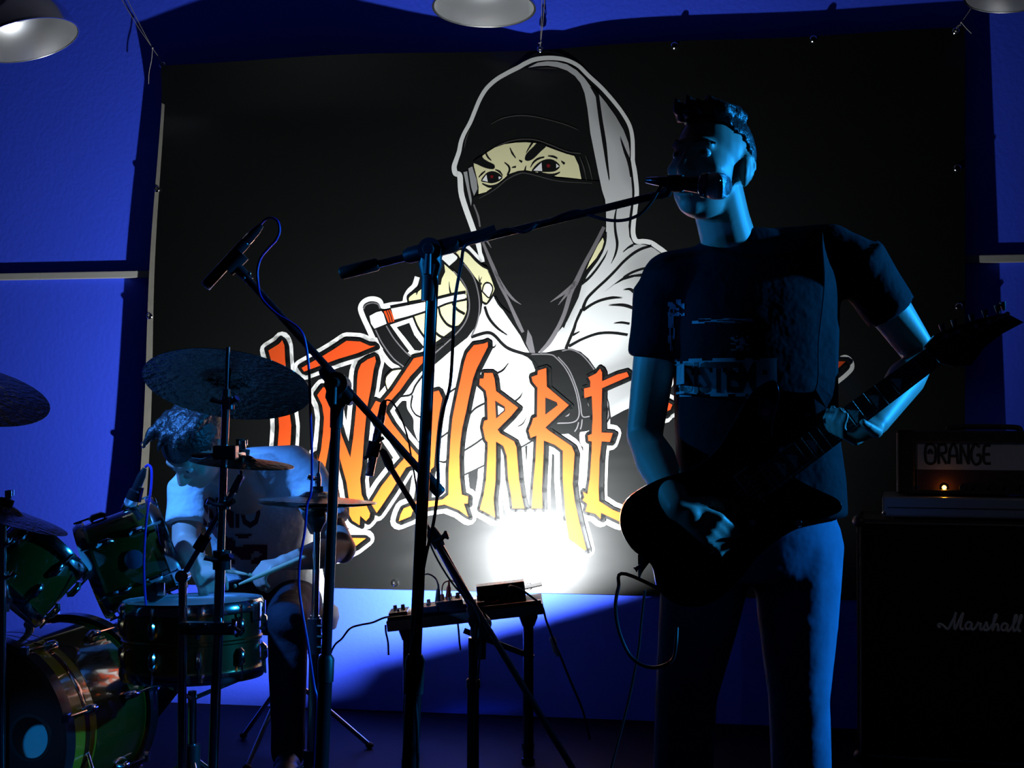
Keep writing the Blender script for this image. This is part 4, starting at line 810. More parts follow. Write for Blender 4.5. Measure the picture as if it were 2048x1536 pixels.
MB().tube([P(430, 909, 3.63), P(418, 911, 3.62), P(402, 912, 3.62), P(384, 911, 3.62)], [.006, .009, .012, .008], 10, flat=(1, 1, .7)).build('clamp_wing', 'chrome', t)
MB().tube([P(470, 908, 3.64), P(486, 908, 3.68), P(484, 918, 3.74)], .007, 10).build('splash_arm', 'chrome', t)
MB().tube([P(481, 925, 3.74), P(480, 878, 3.74)], .0105, 12).build('felt_post', 'felt', t)
tripod(t, sf, .16, .30, .6, 'chrome')
cymbal('small splash cymbal seen edge-on, clamped beside the drummer face', P(484, 917, 3.74), .13, (.09, -.06, 1), name='splash_cymbal')
# boom arm crossing the stand
t = thing('cymbal_boom_stand', 'chrome stand with a slanted arm left of the straight cymbal stand', 'stand', V((P(366, 0, 3.66).x, 3.66, 0)))
b0, b1 = P(366, 1152, 3.66), P(478, 962, 3.64)
MB().cyl((b0.x, 3.66, 0.12), b0 + V((0, 0, .01)), .0105, n=14).build('lower_tube', 'chrome', t)
MB().cyl(b0 - (b1 - b0) * .05, b1, .0072, n=12).build('boom_arm', 'chrome', t)
MB().tube([b0 + V((0, -.018, 0)), b0 + V((0, .018, 0))], .016, 16).build('boom_clutch', 'chrome', t)
p = P(404, 1085, 3.65); MB().tube([p - (b1 - b0).normalized() * .02, p + (b1 - b0).normalized() * .02], .015, 14).build('arm_clamp', 'black_metal', t)
p = P(474, 968, 3.64); MB().box(p, (.016, .03, .05), Matrix.Rotation(.5, 3, 'Y'), .004).build('arm_bracket', 'chrome', t, smooth=False)
MB().tube([P(470, 985, 3.63), P(482, 950, 3.63), P(482, 940, 3.63)], [.006, .004, .004], 8).build('arm_bolt', 'chrome', t)
tripod(t, V((b0.x, 3.66, 0)), .15, .26, 1.3, 'chrome')
t = thing('clamp_bar', 'black horizontal clamp bar with wing nut joining the two chrome stands', 'clamp', P(418, 1256, 3.62))
MB().box(P(416, 1256, 3.62), (.135, .035, .03), None, .004).build('bar', 'black_metal', t, smooth=False)
for px in (380, 411): MB().tube([P(px, 1252, 3.60), P(px + 1, 1252, 3.585)], [.006, .004], 10).build('bar_bolt', 'chrome', t)
w_ = MB().tube([P(455, 1254, 3.59), P(466, 1252, 3.585), P(478, 1262, 3.585), P(482, 1264, 3.585)], [.003, .006, .005, .006], 8); w_.tube([P(466, 1252, 3.585), P(468, 1238, 3.585)], [.005, .006], 8); w_.build('wing_nut', 'chrome', t)

def drum(name, label, c, axis, R, Lh, nl, shell, tension=True, batter='drumhead', reso='drumhead', cat='drum', lug_split=False, hoop='chrome', bead=False, a0=0.2):
    c = V(c); ax = V(axis).normalized(); x, y, z = frame(ax)                 # axis points to the batter side
    t = thing(name, label, cat, c - ax * 0)
    pr = [(R * .975, -Lh / 2), (R, -Lh / 2 + .004), (R, Lh / 2 - .004), (R * .975, Lh / 2)]
    if bead: pr = pr[:2] + [(R, -.006), (R + .004, -.003), (R + .004, .003), (R, .006)] + pr[2:]
    MB().lathe(c, ax, pr, 64).build('drum_shell', shell, t)
    for sgn, hm_ in ((1, batter), (-1, reso)):
        h = MB().lathe(c, ax * sgn, [(0, Lh / 2 + .004), (R * .9, Lh / 2 + .004), (R * .985, Lh / 2 + .001), (R * 1.0, Lh / 2 - .006)], 48)
        h.build('drumhead', hm_, t)
        MB().lathe(c, ax * sgn, [(R * 1.004, Lh / 2 - .016), (R + .010, Lh / 2 - .016), (R + .011, Lh / 2 - .002), (R + .004, Lh / 2 + .012), (R + .001, Lh / 2 + .012), (R * 1.004, Lh / 2 + .002)], 64, True).build('rim_hoop', hoop, t)
    for k in range(nl):
        a = a0 + 2 * PI * k / nl; rd_ = x * math.cos(a) + y * math.sin(a)
        for q in ((Lh * .22, -Lh * .22) if Lh > .15 else (0,)):
            lg = MB().tube([c + ax * (q - .022) + rd_ * (R + .004), c + ax * (q - .012) + rd_ * (R + .011), c + ax * (q + .012) + rd_ * (R + .011), c + ax * (q + .022) + rd_ * (R + .004)], [.006, .009, .009, .006], 8).build('lug', 'chrome', t)
            sg_ = 1 if q >= 0 else -1
            if tension:
                e = c + ax * (sg_ * (Lh / 2 + .006)) + rd_ * (R + .013)
                MB().tube([c + ax * q + rd_ * (R + .012), e], .003, 6).build('tension_rod', 'chrome', lg)
    return t, x, y
# bass drum, front head to the lower left
fa = V((-.276, -.961, 0)); rv = V((.961, -.276, 0)); bc = P(-40, 1477, 3.9); bc.z = 0.270; BL = .44
bcc = bc - fa * BL / 2
t = thing('bass_drum', 'green lacquered bass drum with black front head and port hole at lower left', 'drum', (bcc.x, bcc.y, 0))
x, y, z = frame(fa); RB = .25
MB().lathe(bcc, fa, [(RB, -BL / 2), (RB, BL / 2), (RB - .007, BL / 2), (RB - .007, -BL / 2)], 96, True).build('drum_shell', 'shell', t)
hw = .040
for q0_, q1_, bm_ in ((.10, .122, 'burst'), (-.185, .068, 'shell_tom')):
    MB().lathe(bcc, fa, [(RB + .0008, q0_), (RB + .0012, q0_ + .004), (RB + .0012, q1_ - .004), (RB + .0008, q1_)], 96).build('burst_band', bm_, t)
for sgn in (1, -1):
    MB().lathe(bcc, fa * sgn, [(RB + .004, BL / 2 - .03), (RB + .014, BL / 2 - .03), (RB + .014, BL / 2 + .012), (RB - .004, BL / 2 + .012), (RB - .004, BL / 2 + .004), (RB + .004, BL / 2 - .004)], 96, True).build('hoop', 'black_metal', t)
# front head with a port hole
hv_ = rv * .152 + V((0, 0, .008)); hx, hy = hv_.dot(x), hv_.dot(y); hr = .056
MB().lathe(bcc, fa, [(RB - .0075, -BL / 2 + .01), (RB - .0075, BL / 2 - .01)], 64).build('inner_ply', 'drumhead', t)
n = 48; outer = [(math.cos(2 * PI * k / n) * RB, math.sin(2 * PI * k / n) * RB) for k in range(n)]
inner = [(hx + math.cos(2 * PI * k / 24) * hr, hy + math.sin(2 * PI * k / 24) * hr) for k in range(24)]
tri = tessellate_polygon([[V((*p, 0)) for p in outer], [V((*p, 0)) for p in inner]])
hp = bcc + fa * (BL / 2 + .003)
MB().add([hp + x * p[0] + y * p[1] for p in outer + inner], tri).build('front_head', 'black_head', t, smooth=False, label='black front head with round port hole')
MB().lathe(hp + x * hx + y * hy, fa, [(hr - .003, -.002), (hr + .006, -.002), (hr + .006, .003), (hr - .003, .003)], 32, True).build('port_ring', 'black_plastic', t)
MB().lathe(bcc, -fa, [(0, BL / 2 + .002), (RB * .98, BL / 2 + .002), (RB, BL / 2 - .004)], 64).build('batter_head', 'drumhead', t, label='white batter head seen through the port hole')
for k in range(8):
    a = .25 + 2 * PI * k / 8; rd_ = x * math.cos(a) + y * math.sin(a)
    for sgn in (1, -1):
        q = fa * sgn * BL * .24
        lg = MB().tube([bcc + q - fa * .03 + rd_ * (RB + .004), bcc + q - fa * .015 + rd_ * (RB + .014), bcc + q + fa * .015 + rd_ * (RB + .014), bcc + q + fa * .03 + rd_ * (RB + .004)], [.008, .012, .012, .008], 10).build('lug', 'chrome', t)
        MB().tube([bcc + q + rd_ * (RB + .016), bcc + fa * sgn * (BL / 2 + .02) + rd_ * (RB + .018)], .0035, 8).build('tension_rod', 'chrome', lg)
        MB().box(bcc + fa * sgn * (BL / 2 + .006) + rd_ * (RB + .017), (.018, .026, .022), None, .003).build('claw_hook', 'chrome', t, smooth=False)
for sgn in (1, -1):
    r_ = rv * sgn; s0 = bcc + fa * .10 + r_ * (RB - .01) + V((0, 0, -.05)); s1 = bcc + fa * .19 + r_ * (RB + .13); s1.z = .008
    MB().tube([s0, s1], .006, 10).build('spur', 'chrome', t)
# toms
t1, x1, y1 = drum('rack_tom', 'right rack tom with chrome rim facing the drummer, green lacquer shell', P(262, 1115, 4.15), (.90, .22, .34), .129, .21, 6, 'shell_tom', a0=.5)
p = P(272, 1122, 4.02) + V((-.01, -.128, 0.0))
MB().lathe(P(268, 1119, 4.018), (0.02, -1, .1), [(0, .004), (.02, .003), (.026, 0), (.026, -.004)], 24).build('disc', 'panel_blue', t1, label='round bluish badge on the tom shell')  # bluish disc laid on the tom shell
t2, x2, y2 = drum('rack_tom', 'left rack tom half cut by the frame, crowded with chrome lugs', P(58, 1140, 3.92), (.60, .36, .70), .112, .17, 6, 'shell_tom', a0=.2)
t3, x3, y3 = drum('floor_tom', 'floor tom at the far left edge behind the bass drum', P(-150, 1190, 4.35), (.02, .0, 1), .18, .36, 8, 'shell_tom', a0=.35)
for k in range(3):
    a = .2 + 2.1 * k; q = P(-150, 1190, 4.35) + V((math.cos(a) * .2, math.sin(a) * .2, 0)); MB().cyl((q.x, q.y, 0), (q.x, q.y, q.z + .06), .006, n=8).build('leg', 'chrome', t3)
# tom mounts on the bass drum
t = thing('tom_mount', 'chrome double tom mount rising from the bass drum between the toms', 'mount', bcc + V((0, 0, RB)))
mp = P(180, 1275, 4.03); mq = bcc + V((0, 0, RB))
MB().cyl(mq, V((mq.x, mq.y, P(0, 1120, 4.1).z)), .012, n=14).build('mount_tube', 'chrome', t)
top_ = V((mq.x, mq.y, P(0, 1120, 4.1).z))
for q in (P(222, 1145, 4.1), P(100, 1150, 4.0)):
    MB().tube([top_, lerp(top_, q, .5) + V((0, 0, .02)), q], .0085, 10).build('tom_arm', 'chrome', t)
    MB().box(lerp(top_, q, .25), (.03, .03, .045), None, .004).build('arm_block', 'chrome', t, smooth=False)
MB().tube([P(300, 1190, 3.95), P(316, 1180, 3.94), P(318, 1165, 3.94)], [.024, .026, .012], 12).build('rubber_knob', 'rubber', t)
MB().box(P(322, 1178, 3.92), (.02, .01, .034), None, .003).build('clamp_plate', 'chrome', t, smooth=False)
# clip microphone on the tom
n0, n1 = P(262, 1003, 3.98), P(289, 938, 3.98); nd = (n1 - n0).normalized()
t = thing('tom_microphone', 'small clip-on microphone above the right rack tom', 'microphone', n0)
MB().tube([n0 - nd * .01, n0, n0 + nd * .03, n0 + nd * .034, n0 + nd * .075, n0 + nd * .095], [.014, .017, .017, .0125, .0115, .006], 16).build('mic_body', 'black_metal', t)
MB().lathe(n0, -nd, [(.017, -.005), (.0175, .006), (.012, .014), (0, .016)], 16).build('mic_grille', 'grille', t)
MB().tube([n0 + V((.0, 0, -.01)), n0 + V((.016, 0.0, -.03)), n0 + V((.028, .0, -.045))], [.010, .008, .012], 10).build('rim_clip', 'black_plastic', t)
MB().tube([n0 + nd * .04 + V((.016, -.01, 0)), n0 + nd * .01 + V((.02, -.01, -.01))], [.006, .005], 8).build('clip_screw', 'chrome', t)
cable('tom_mic_cable', 'blue cable falling from the tom microphone along the tom shell', pc((291, 934, 3.98), (297, 930, 3.97), (303, 940, 3.96), (302, 975, 3.94), (294, 1030, 3.89), (289, 1090, 3.87), (288, 1150, 3.87), (292, 1210, 3.87), (299, 1255, 3.87), (306, 1330, 3.9), (310, 1420, 3.95)), .0034, 'cable_blue')
# snare
sc_ = P(385, 1275, 3.93); tS, xs, ys = drum('snare_drum', 'brass snare drum with a bead round the middle, between the stands', sc_, (-.02, .03, 1), .178, .178, 10, 'snare', bead=True, a0=.28, batter='drumhead')
MB().box(P(514, 1222, 3.88), (.02, .03, .05), None, .004).build('throw_off', 'chrome', tS, smooth=False)
t = thing('snare_stand', 'chrome snare stand under the brass snare drum', 'stand', (sc_.x, sc_.y, 0))
MB().cyl((sc_.x, sc_.y, .06), (sc_.x, sc_.y, sc_.z - .14), .0115).build('stand_tube', 'chrome', t)
for k in range(3):
    a = .5 + k * 2 * PI / 3; e = V((sc_.x + math.cos(a) * .175, sc_.y + math.sin(a) * .175, sc_.z - .105))
    MB().tube([(sc_.x, sc_.y, sc_.z - .16), e, e + V((math.cos(a) * .012, math.sin(a) * .012, .03))], .006, 8).build('basket_arm', 'chrome', t)
tripod(t, V((sc_.x, sc_.y, 0)), .2, .26, 0.9, 'chrome')
# hi-hat
hc_ = P(635, 1004, 4.3); hf = zfoot(634, 1030, 624, 1500, 4.3)
t = thing('hi_hat_stand', 'chrome hi-hat stand in front of the drummer left side', 'stand', (hf.x, hf.y, 0))
MB().cyl(lerp(hf, hc_, .03), lerp(hf, hc_, .62), .0145, n=16).build('lower_tube', 'chrome', t)
MB().cyl(lerp(hf, hc_, .58), lerp(hf, hc_, .95), .0105, n=16).build('upper_tube', 'chrome', t)
MB().cyl(lerp(hf, hc_, .94), P(638, 922, 4.3), .0032, n=10).build('pull_rod', 'chrome', t)
cl3 = MB().tube([P(636, 988, 4.3), P(636, 978, 4.3), P(636, 974, 4.3), P(636, 960, 4.3), P(637, 946, 4.3)], [.013, .013, .008, .010, .006], 12).build('clutch', 'chrome', t)
MB().tube([P(634, 957, 4.29), P(624, 957, 4.27), P(616, 954, 4.27)], [.006, .006, .009], 8).build('wing_bolt', 'chrome', cl3)
MB().tube([P(636, 986, 4.3), P(636, 973, 4.3)], .015, 14).build('felt_washer', 'felt', cl3)
MB().lathe(P(634, 1022, 4.3), (0, 0, -1), [(0, 0), (.024, 0), (.028, .012), (.027, .03), (.018, .045), (.011, .06)], 20).build('seat_cup', 'black_plastic', t)
p = P(629, 1272, 4.29); MB().tube([p + V((0, 0, .05)), p, p + V((0, 0, -.05))], .02, 14).build('height_clamp', 'black_metal', t)
for dz in (.03, 0, -.03): MB().tube([p + V((.01, -.012, dz)), p + V((.026, -.02, dz))], .006, 8).build('clamp_bolt', 'chrome', t)
tripod(t, V((hf.x, hf.y, 0)), .10, .20, 1.0, 'chrome')
MB().box((hf.x - .03, hf.y - .16, .02), (.085, .26, .014), Matrix.Rotation(.08, 3, 'X'), .004).build('foot_pedal', 'chrome', t, smooth=False)
R_h = .170
for nm, ax_, lab in (('hi_hat_cymbal', V((.035, .02, 1)), 'upper hi-hat cymbal seen edge-on on the right stand'), ('hi_hat_cymbal', V((-.01, .01, -1)), 'lower hi-hat cymbal facing down under its partner')):
    c0 = hc_ + V((0, 0, .006 if ax_.z > 0 else -.006)) + ax_ * .012; t = thing(nm, lab, 'cymbal', c0); ax_ = ax_.normalized(); R = R_h
    prof = [(R * k, -R * .085 * k ** 1.4) for k in (1, .9, .8, .7, .6, .5, .4, .33)] + [(R * .28, R * .01), (R * .2, R * .06), (R * .1, R * .075), (.006, R * .077)]
    MB().lathe(c0, ax_, prof + [(r, q - .0012) for r, q in reversed(prof)], 64, True).build('cymbal_plate', 'cymbal_bright', t)
# far left cymbals
cymbal('left crash cymbal cut by the left frame edge, tilted down to the right', P(-62, 772, 3.8), .205, (.30, -.28, .91))
t = thing('cymbal_stand', 'chrome stand of the left crash cymbal, outside the left frame edge', 'stand', (P(-70, 0, 3.86).x, 3.86, 0))
q = P(-190, 770, 3.86); MB().cyl((q.x, q.y, .1), q, .01, n=12).build('lower_tube', 'chrome', t); tripod(t, V((q.x, q.y, 0)), .16, .28, .4, 'chrome')
MB().tube([q, P(-62, 776, 3.81)], [.007, .004], 8).build('tilter', 'chrome', t)
cymbal('dark ride cymbal edge at the left over the left tom', P(8, 1018, 3.72), .165, (.33, .04, 1), name='ride_cymbal')
t = thing('cymbal_stand', 'chrome ride cymbal stand at the left frame edge', 'stand', (P(6, 0, 3.74).x, 3.74, 0))
q = P(6, 1028, 3.735); MB().cyl((q.x, q.y, .1), q, .0095, n=12).build('lower_tube', 'chrome', t); tripod(t, V((q.x, q.y, 0)), .16, .26, 1.1, 'chrome')
for py in (1085, 1150, 1215): MB().tube([P(6, py - 8, 3.74), P(6, py + 8, 3.74)], .016, 12).build('height_clamp', 'chrome', t)
for py in (1090, 1156): MB().tube([P(10, py, 3.73), P(24, py - 6, 3.71), P(30, py - 12, 3.71)], [.006, .005, .008], 8).build('wing_bolt', 'chrome', t)
# bass pedal
pb_ = bcc - fa * (BL / 2 + .08)
t = thing('bass_pedal', 'chrome bass drum pedal behind the bass drum', 'pedal', (pb_.x, pb_.y, 0))
RP = Matrix((rv, -fa, V((0, 0, 1)))).transposed()
MB().box(pb_ + V((0, 0, -pb_.z + .008)) - fa * .1, (.09, .30, .012), RP, .003).build('base_plate', 'black_metal', t, smooth=False)
MB().box(pb_ + V((0, 0, -pb_.z + .05)) - fa * .12, (.075, .26, .010), RP @ Matrix.Rotation(-.22, 3, 'X'), .003).build('footboard', 'chrome', t, smooth=False)
for s_ in (-1, 1): MB().cyl(pb_ + rv * .05 * s_ + V((0, 0, .012 - pb_.z)), pb_ + rv * .05 * s_ + V((0, 0, .17 - pb_.z)), .008).build('post', 'chrome', t)
MB().cyl(pb_ + rv * .05 + V((0, 0, .165 - pb_.z)), pb_ - rv * .05 + V((0, 0, .165 - pb_.z)), .006).build('axle', 'chrome', t)
MB().tube([pb_ + V((0, 0, .165 - pb_.z)), pb_ + V((0, 0, .33 - pb_.z)) - fa * .02, pb_ + V((0, 0, .35 - pb_.z)) - fa * .01], [.004, .004, .022], 12).build('beater', 'felt', t)
# drummer's stool
ts = P(575, 1210, 4.92)
t = thing('drum_stool', 'round black drum stool under the drummer', 'stool', (ts.x, ts.y, 0))
MB().lathe((ts.x, ts.y, ts.z), (0, 0, 1), [(0, 0), (.15, 0), (.165, -.012), (.17, -.04), (.16, -.075), (.14, -.08), (0, -.08)], 32).build('seat', 'rubber', t)
MB().cyl((ts.x, ts.y, .1), (ts.x, ts.y, ts.z - .06), .016).build('stool_tube', 'chrome', t); tripod(t, V((ts.x, ts.y, 0)), .24, .27, .2, 'chrome')
# ------------------------------------------------------------------ people
def orient(fwd, up=(0, 0, 1)):
    f = V(fwd).normalized(); r = f.cross(V(up)).normalized(); u = r.cross(f).normalized()
    return Matrix((r, f, u)).transposed()            # local x = person's right side, y = forward, z = up
def head_mb(c, R, s=1.0, mouth=0.0):
    b = MB(); q = lambda x, y, z: V(c) + R @ (V((x, y, z)) * s); e = lambda p, r: b.ell(q(*p), tuple(k * s for k in r), R, 24, 16)
    e((0, -.012, .030), (.074, .094, .088)); e((0, .028, -.010), (.066, .066, .088)); e((0, .036, -.052), (.054, .056, .058)); e((0, .062, -.090), (.027, .026, .021))
    e((0, .030, -.078), (.046, .052, .034)); e((0, .078, .030), (.048, .020, .016)); e((.040, .056, -.018), (.024, .028, .022)); e((-.040, .056, -.018), (.024, .028, .022))
    b.tube([q(0, .090, .018), q(0, .103, -.006), q(0, .114, -.026), q(0, .100, -.036)], [.008 * s, .010 * s, .0125 * s, .012 * s], 12)
    e((.012, .096, -.030), (.009, .010, .008)); e((-.012, .096, -.030), (.009, .010, .008))
    e((0, .090, -.056 + mouth * .3), (.024, .011, .0055)); e((0, .087, -.068 - mouth), (.021, .012, .007))
    for sx in (-1, 1):
        o = q(sx * .0755, -.014, -.008)
        b.ell(o, (.010 * s, .020 * s, .034 * s), R @ Matrix.Rotation(sx * -.35, 3, 'Z'), 14, 10)
        b.tube([q(sx * .074, -.004, -.034), q(sx * .081, -.026, -.020), q(sx * .085, -.034, .006), q(sx * .083, -.026, .024), q(sx * .077, -.008, .026)], [.005 * s] * 5, 8)
    return b
def hand_mb(b, wrist, palm_dir, palm_n, thumb_side, s=1.0, curl=0.5, spread=0.06):
    d = V(palm_dir).normalized(); n = V(palm_n); n = (n - d * n.dot(d)).normalized(); t = V(thumb_side); t = (t - d * t.dot(d) - n * t.dot(n)).normalized()
    w0 = V(wrist); b.limb([w0, w0 + d * .03 * s], [.025 * s, .026 * s], 12)
    for k, (o, l) in enumerate(((.028, 1.0), (.009, 1.08), (-.010, 1.02), (-.028, .82))):
        base = w0 + d * (.085 * s) + t * o * s; b.limb([w0 + d * .015 * s + t * o * .5 * s, base], [.013 * s, .0115 * s], 10)
        dr = (d + t * o * spread * 30 * .1).normalized(); p = base; pts = [p]; ang = 0
        for j, seg in enumerate((.042, .027, .022)):
            ang += curl * (0.75, 1.0, .7)[j]; p = p + (dr * math.cos(ang) + n * math.sin(ang)) * seg * l * s; pts.append(p)
        b.limb(pts, [.0098 * s, .0090 * s, .0082 * s, .0072 * s], 10)
    tb = w0 + d * .025 * s + t * .026 * s; t1 = tb + (d * .6 + t * .65 + n * .45).normalized() * .045 * s; t2 = t1 + (d * .75 + t * .1 + n * .65).normalized() * .034 * s; t3 = t2 + (d * .7 - t * .1 + n * .7).normalized() * .022 * s
    b.limb([w0 + d * .01 * s + t * .01 * s, tb, t1, t2, t3], [.018 * s, .0155 * s, .0125 * s, .0105 * s, .0085 * s], 10)
def eyes(parent, c, R, s):
    for sx in (-1, 1):
        o = MB().ell(V(c) + R @ (V((sx * .031, .0785, .010)) * s), (.0125 * s, .0115 * s, .0105 * s), R, 14, 10).build('eye', 'eye', parent)
        MB().ell(V(c) + R @ (V((sx * .031, .0885, .010)) * s), (.0055 * s, .0025 * s, .0055 * s), R, 12, 8).build('iris', 'black_letter', o)
def hair_mb(c, R, s, hairline, tufts):
    b = MB(); q = lambda x, y, z: V(c) + R @ (V((x, y, z)) * s)
    n, m = 40, 26; rx_, ry_, rz_ = .080, .102, .097; vs = []; keep = {}; fs = []
    for i in range(m + 1):
        th = PI * i / m
        for k in range(n):
            a = 2 * PI * k / n; p = V((rx_ * math.sin(th) * math.cos(a), -.014 + ry_ * math.sin(th) * math.sin(a), .030 + rz_ * math.cos(th)))
            f = 1 + .03 * noise.noise(p * 60) ; vs.append(q(p.x * f, p.y * f, p.z * f)); keep[len(vs) - 1] = hairline(p)
    for i in range(m):
        for k in range(n):
            f = (i * n + k, (i + 1) * n + k, (i + 1) * n + (k + 1) % n, i * n + (k + 1) % n)
            if sum(keep[j] for j in f) >= 3: fs.append(f)
    o = len(vs); inner = [lerp(v, V(c) + R @ V((0, -.012, .03)) * s, .10) for v in vs]
    b.add(vs + inner, fs + [tuple(j + o for j in reversed(f)) for f in fs])
    for p0, p1, p2, r in tufts: b.tube(catmull([q(*p0), q(*p1), q(*p2)], 4), [r * s, r * .9 * s, r * .7 * s, r * .8 * s, r * .6 * s, r * .4 * s, r * .35 * s, r * .2 * s, .001], 8)
    return b
def wrap_text(body, txt, size, O, X, Z, view, m, parent, name, target, lift=.003, label=None, sx=1.0):
    fc_ = bpy.data.curves.new('t', 'FONT'); fc_.body = body; fc_.size = size; fc_.offset = size * .028; fc_.resolution_u = 2; fc_.space_character = .95
    ob = bpy.data.objects.new('t', fc_); COL.objects.link(ob); dg = bpy.context.evaluated_depsgraph_get(); me = bpy.data.meshes.new_from_object(ob.evaluated_get(dg)); bpy.data.objects.remove(ob)
    bm = bmesh.new(); bm.from_mesh(me); bmesh.ops.triangulate(bm, faces=bm.faces)
    bmesh.ops.subdivide_edges(bm, edges=[e for e in bm.edges if e.calc_length() > size * .2], cuts=2, use_grid_fill=False); bmesh.ops.triangulate(bm, faces=bm.faces)
    bm.verts.index_update(); pts = [V((v.co.x, v.co.y, 0)) for v in bm.verts]; fs = [tuple(v.index for v in f.verts) for f in bm.faces]; bm.free(); bpy.data.meshes.remove(me)
    return wrap([O + X * p.x * sx + Z * p.y for p in pts], fs, view, m, parent, name, target, lift, label)
def wrap(pts, fs, view, m, parent, name, target, lift, label=None):
    off = root_loc(target); bv = BVHTree.FromPolygons([v.co + off for v in target.data.vertices], [tuple(p.vertices) for p in target.data.polygons]); out = []
    for p in pts:
        h = bv.ray_cast(p - V(view) * .6, V(view)); out.append((h[0] if h[0] else p) - V(view) * lift)
    return MB().add(out, fs).build(name, m, parent, smooth=False, label=label, kind='stuff' if name == 'shirt_print' else None)
def patch(O, X, Z, wdt, hgt, nx, nz, keep=lambda u, v: True):
    pts = [O + X * wdt * i / nx + Z * hgt * j / nz for j in range(nz + 1) for i in range(nx + 1)]
    fs = [(j * (nx + 1) + i, j * (nx + 1) + i + 1, (j + 1) * (nx + 1) + i + 1, (j + 1) * (nx + 1) + i) for j in range(nz) for i in range(nx) if keep((i + .5) / nx, (j + .5) / nz)]
    return pts, fs

# ---- singer
D1 = 3.15
sg1 = thing('person', 'person in black printed t-shirt and jeans singing into the microphone while playing guitar', 'person', V((P(1500, 0, D1).x, 3.17, 0)))
hR = orient((-.60, -.80, .10), (.06, 0.0, 1)); hC = P(1421, 336, 3.10); hS = 1.0
b = head_mb(hC, hR, hS, .008)
nk = P(1466, 490, 3.17)
b.limb([hC + hR @ V((0, -.03, -.04)), P(1446, 440, 3.14), P(1462, 500, 3.17), P(1490, 545, 3.18)], [.056, .056, .060, .065], 18)
sr, er, wr = P(1330, 565, 3.17), P(1289, 872, 3.17), P(1356, 1016, 2.945)
sl_, el, wl = P(1722, 535, 3.17), P(1842, 712, 3.22), P(1752, 846, 3.005)
b.limb([sr, lerp(sr, er, .5), er, lerp(er, wr, .35), wr], [.050, .046, .039, .043, .027], 16)
b.limb([sl_, lerp(sl_, el, .5), el, lerp(el, wl, .35), wl], [.050, .046, .038, .041, .026], 16)
hand_mb(b, wr, P(1426, 1058, 2.925) - wr, (.15, .9, -.35), (-.3, -.6, .75), .95, .75)
hand_mb(b, wl, P(1702, 868, 2.975) - wl, (-.55, -.62, .55), (.62, -.30, .62), .95, .85)
b.build('body', 'skin', sg1, voxel=.0052, it=3)
eyes(sg1, hC, hR, hS)
mo = MB().ell(hC + hR @ V((0, .0905, -.066)), (.017, .010, .009), hR, 14, 8).build('mouth', 'black_letter', sg1)
for sx in (-1, 1): MB().tube([hC + hR @ V((sx * .014, .094, .030)), hC + hR @ V((sx * .032, .090, .036)), hC + hR @ V((sx * .050, .074, .031))], [.003, .0042, .002], 8).build('eyebrow', 'hair', sg1)
tf = [((x * .013, .03 + .012 * (i % 3), .100), (x * .0135, .062 + .008 * (i % 2), .112 + .004 * (i % 3)), (x * .012 + .008, .060 + .02 * (i % 2), .128 + .005 * ((i * 7) % 3)), .021) for i, x in enumerate((-3.6, -2.6, -1.5, -.5, .5, 1.5, 2.6, 3.6))]
tf += [((x * .014, -.03 + .015 * (i % 2), .106), (x * .014, .0, .120), (x * .013, .030, .128), .021) for i, x in enumerate((-3, -1.8, -.6, .6, 1.8, 3))]
hair_mb(hC, hR, hS, lambda p: p.z > .056 + (1.05 * p.y if p.y < 0 else .5 * p.y), tf).build('hair', 'hair', sg1, voxel=.0045, it=3)
# t-shirt
def torso(b, secs, n=40):        # secs: centre, half width, half depth, axis x
    vs = []; m = len(secs); fs = []
    for c, hw_, hd_, xa in secs:
        for k in range(n):
            a = 2 * PI * k / n; ca, sa = math.cos(a), math.sin(a); p = 2.6
            rr = (abs(ca) ** p + abs(sa) ** p) ** (-1 / p)
            vs.append(V(c) + V(xa) * hw_ * ca * rr + V((-xa[1], xa[0], 0)) * hd_ * sa * rr)
    for i in range(m - 1):
        for k in range(n): fs.append((i * n + k, i * n + (k + 1) % n, (i + 1) * n + (k + 1) % n, (i + 1) * n + k))
    fs += [tuple(range(n)), tuple((m - 1) * n + k for k in range(n))]
    return b.add(vs, fs)
b = MB(); X0 = V((.995, .10, 0))
torso(b, [(P(1524, 1034, 3.16), .178, .125, X0), (P(1522, 960, 3.16), .176, .122, X0), (P(1512, 850, 3.16), .170, .120, X0), (P(1510, 740, 3.17), .172, .122, X0), (P(1508, 640, 3.18), .178, .124, X0), (P(1510, 570, 3.19), .180, .112, X0), (P(1515, 520, 3.19), .160, .092, X0), (P(1500, 484, 3.19), .105, .076, X0), (P(1482, 460, 3.19), .072, .066, X0)])
b.limb([P(1500, 540, 3.19), P(1345, 566, 3.17), lerp(sr, er, .12)], [.07, .070, .066], 18)
b.tube([lerp(sr, er, .05), lerp(sr, er, .30), lerp(sr, er, .50)], [.066, .060, .060], 20)
b.limb([P(1530, 520, 3.19), P(1660, 505, 3.18), P(1705, 528, 3.17)], [.068, .062, .062], 18)
b.tube([lerp(sl_, el, -.12), lerp(sl_, el, .2), lerp(sl_, el, .50)], [.066, .060, .058], 20)
sh1 = b.build('t_shirt', 'black_tee', sg1, voxel=.009, it=5)
pts, fs = patch(P(1368, 792, 2.95), V((1, 0, 0)), V((0, 0, 1)), px2m(200, 3.0), px2m(78, 3.0), 40, 16, lambda u, v: noise.noise(V((u * 9, v * 4, 1.3))) > -.42 + .5 * max(0, abs(v - .5) - .38) * 8)
wrap(pts, fs, (0, 1, 0), 'tee_ink', sg1, 'shirt_print', sh1, .003, 'worn pale print block on the chest')
wrap_text('SISTEM', None, .085, P(1378, 782, 2.95), V((1, 0, 0)), V((0, 0, 1)), (0, 1, 0), 'black_letter', sg1, 'shirt_lettering', sh1, .0045, 'dark block letters', .60)
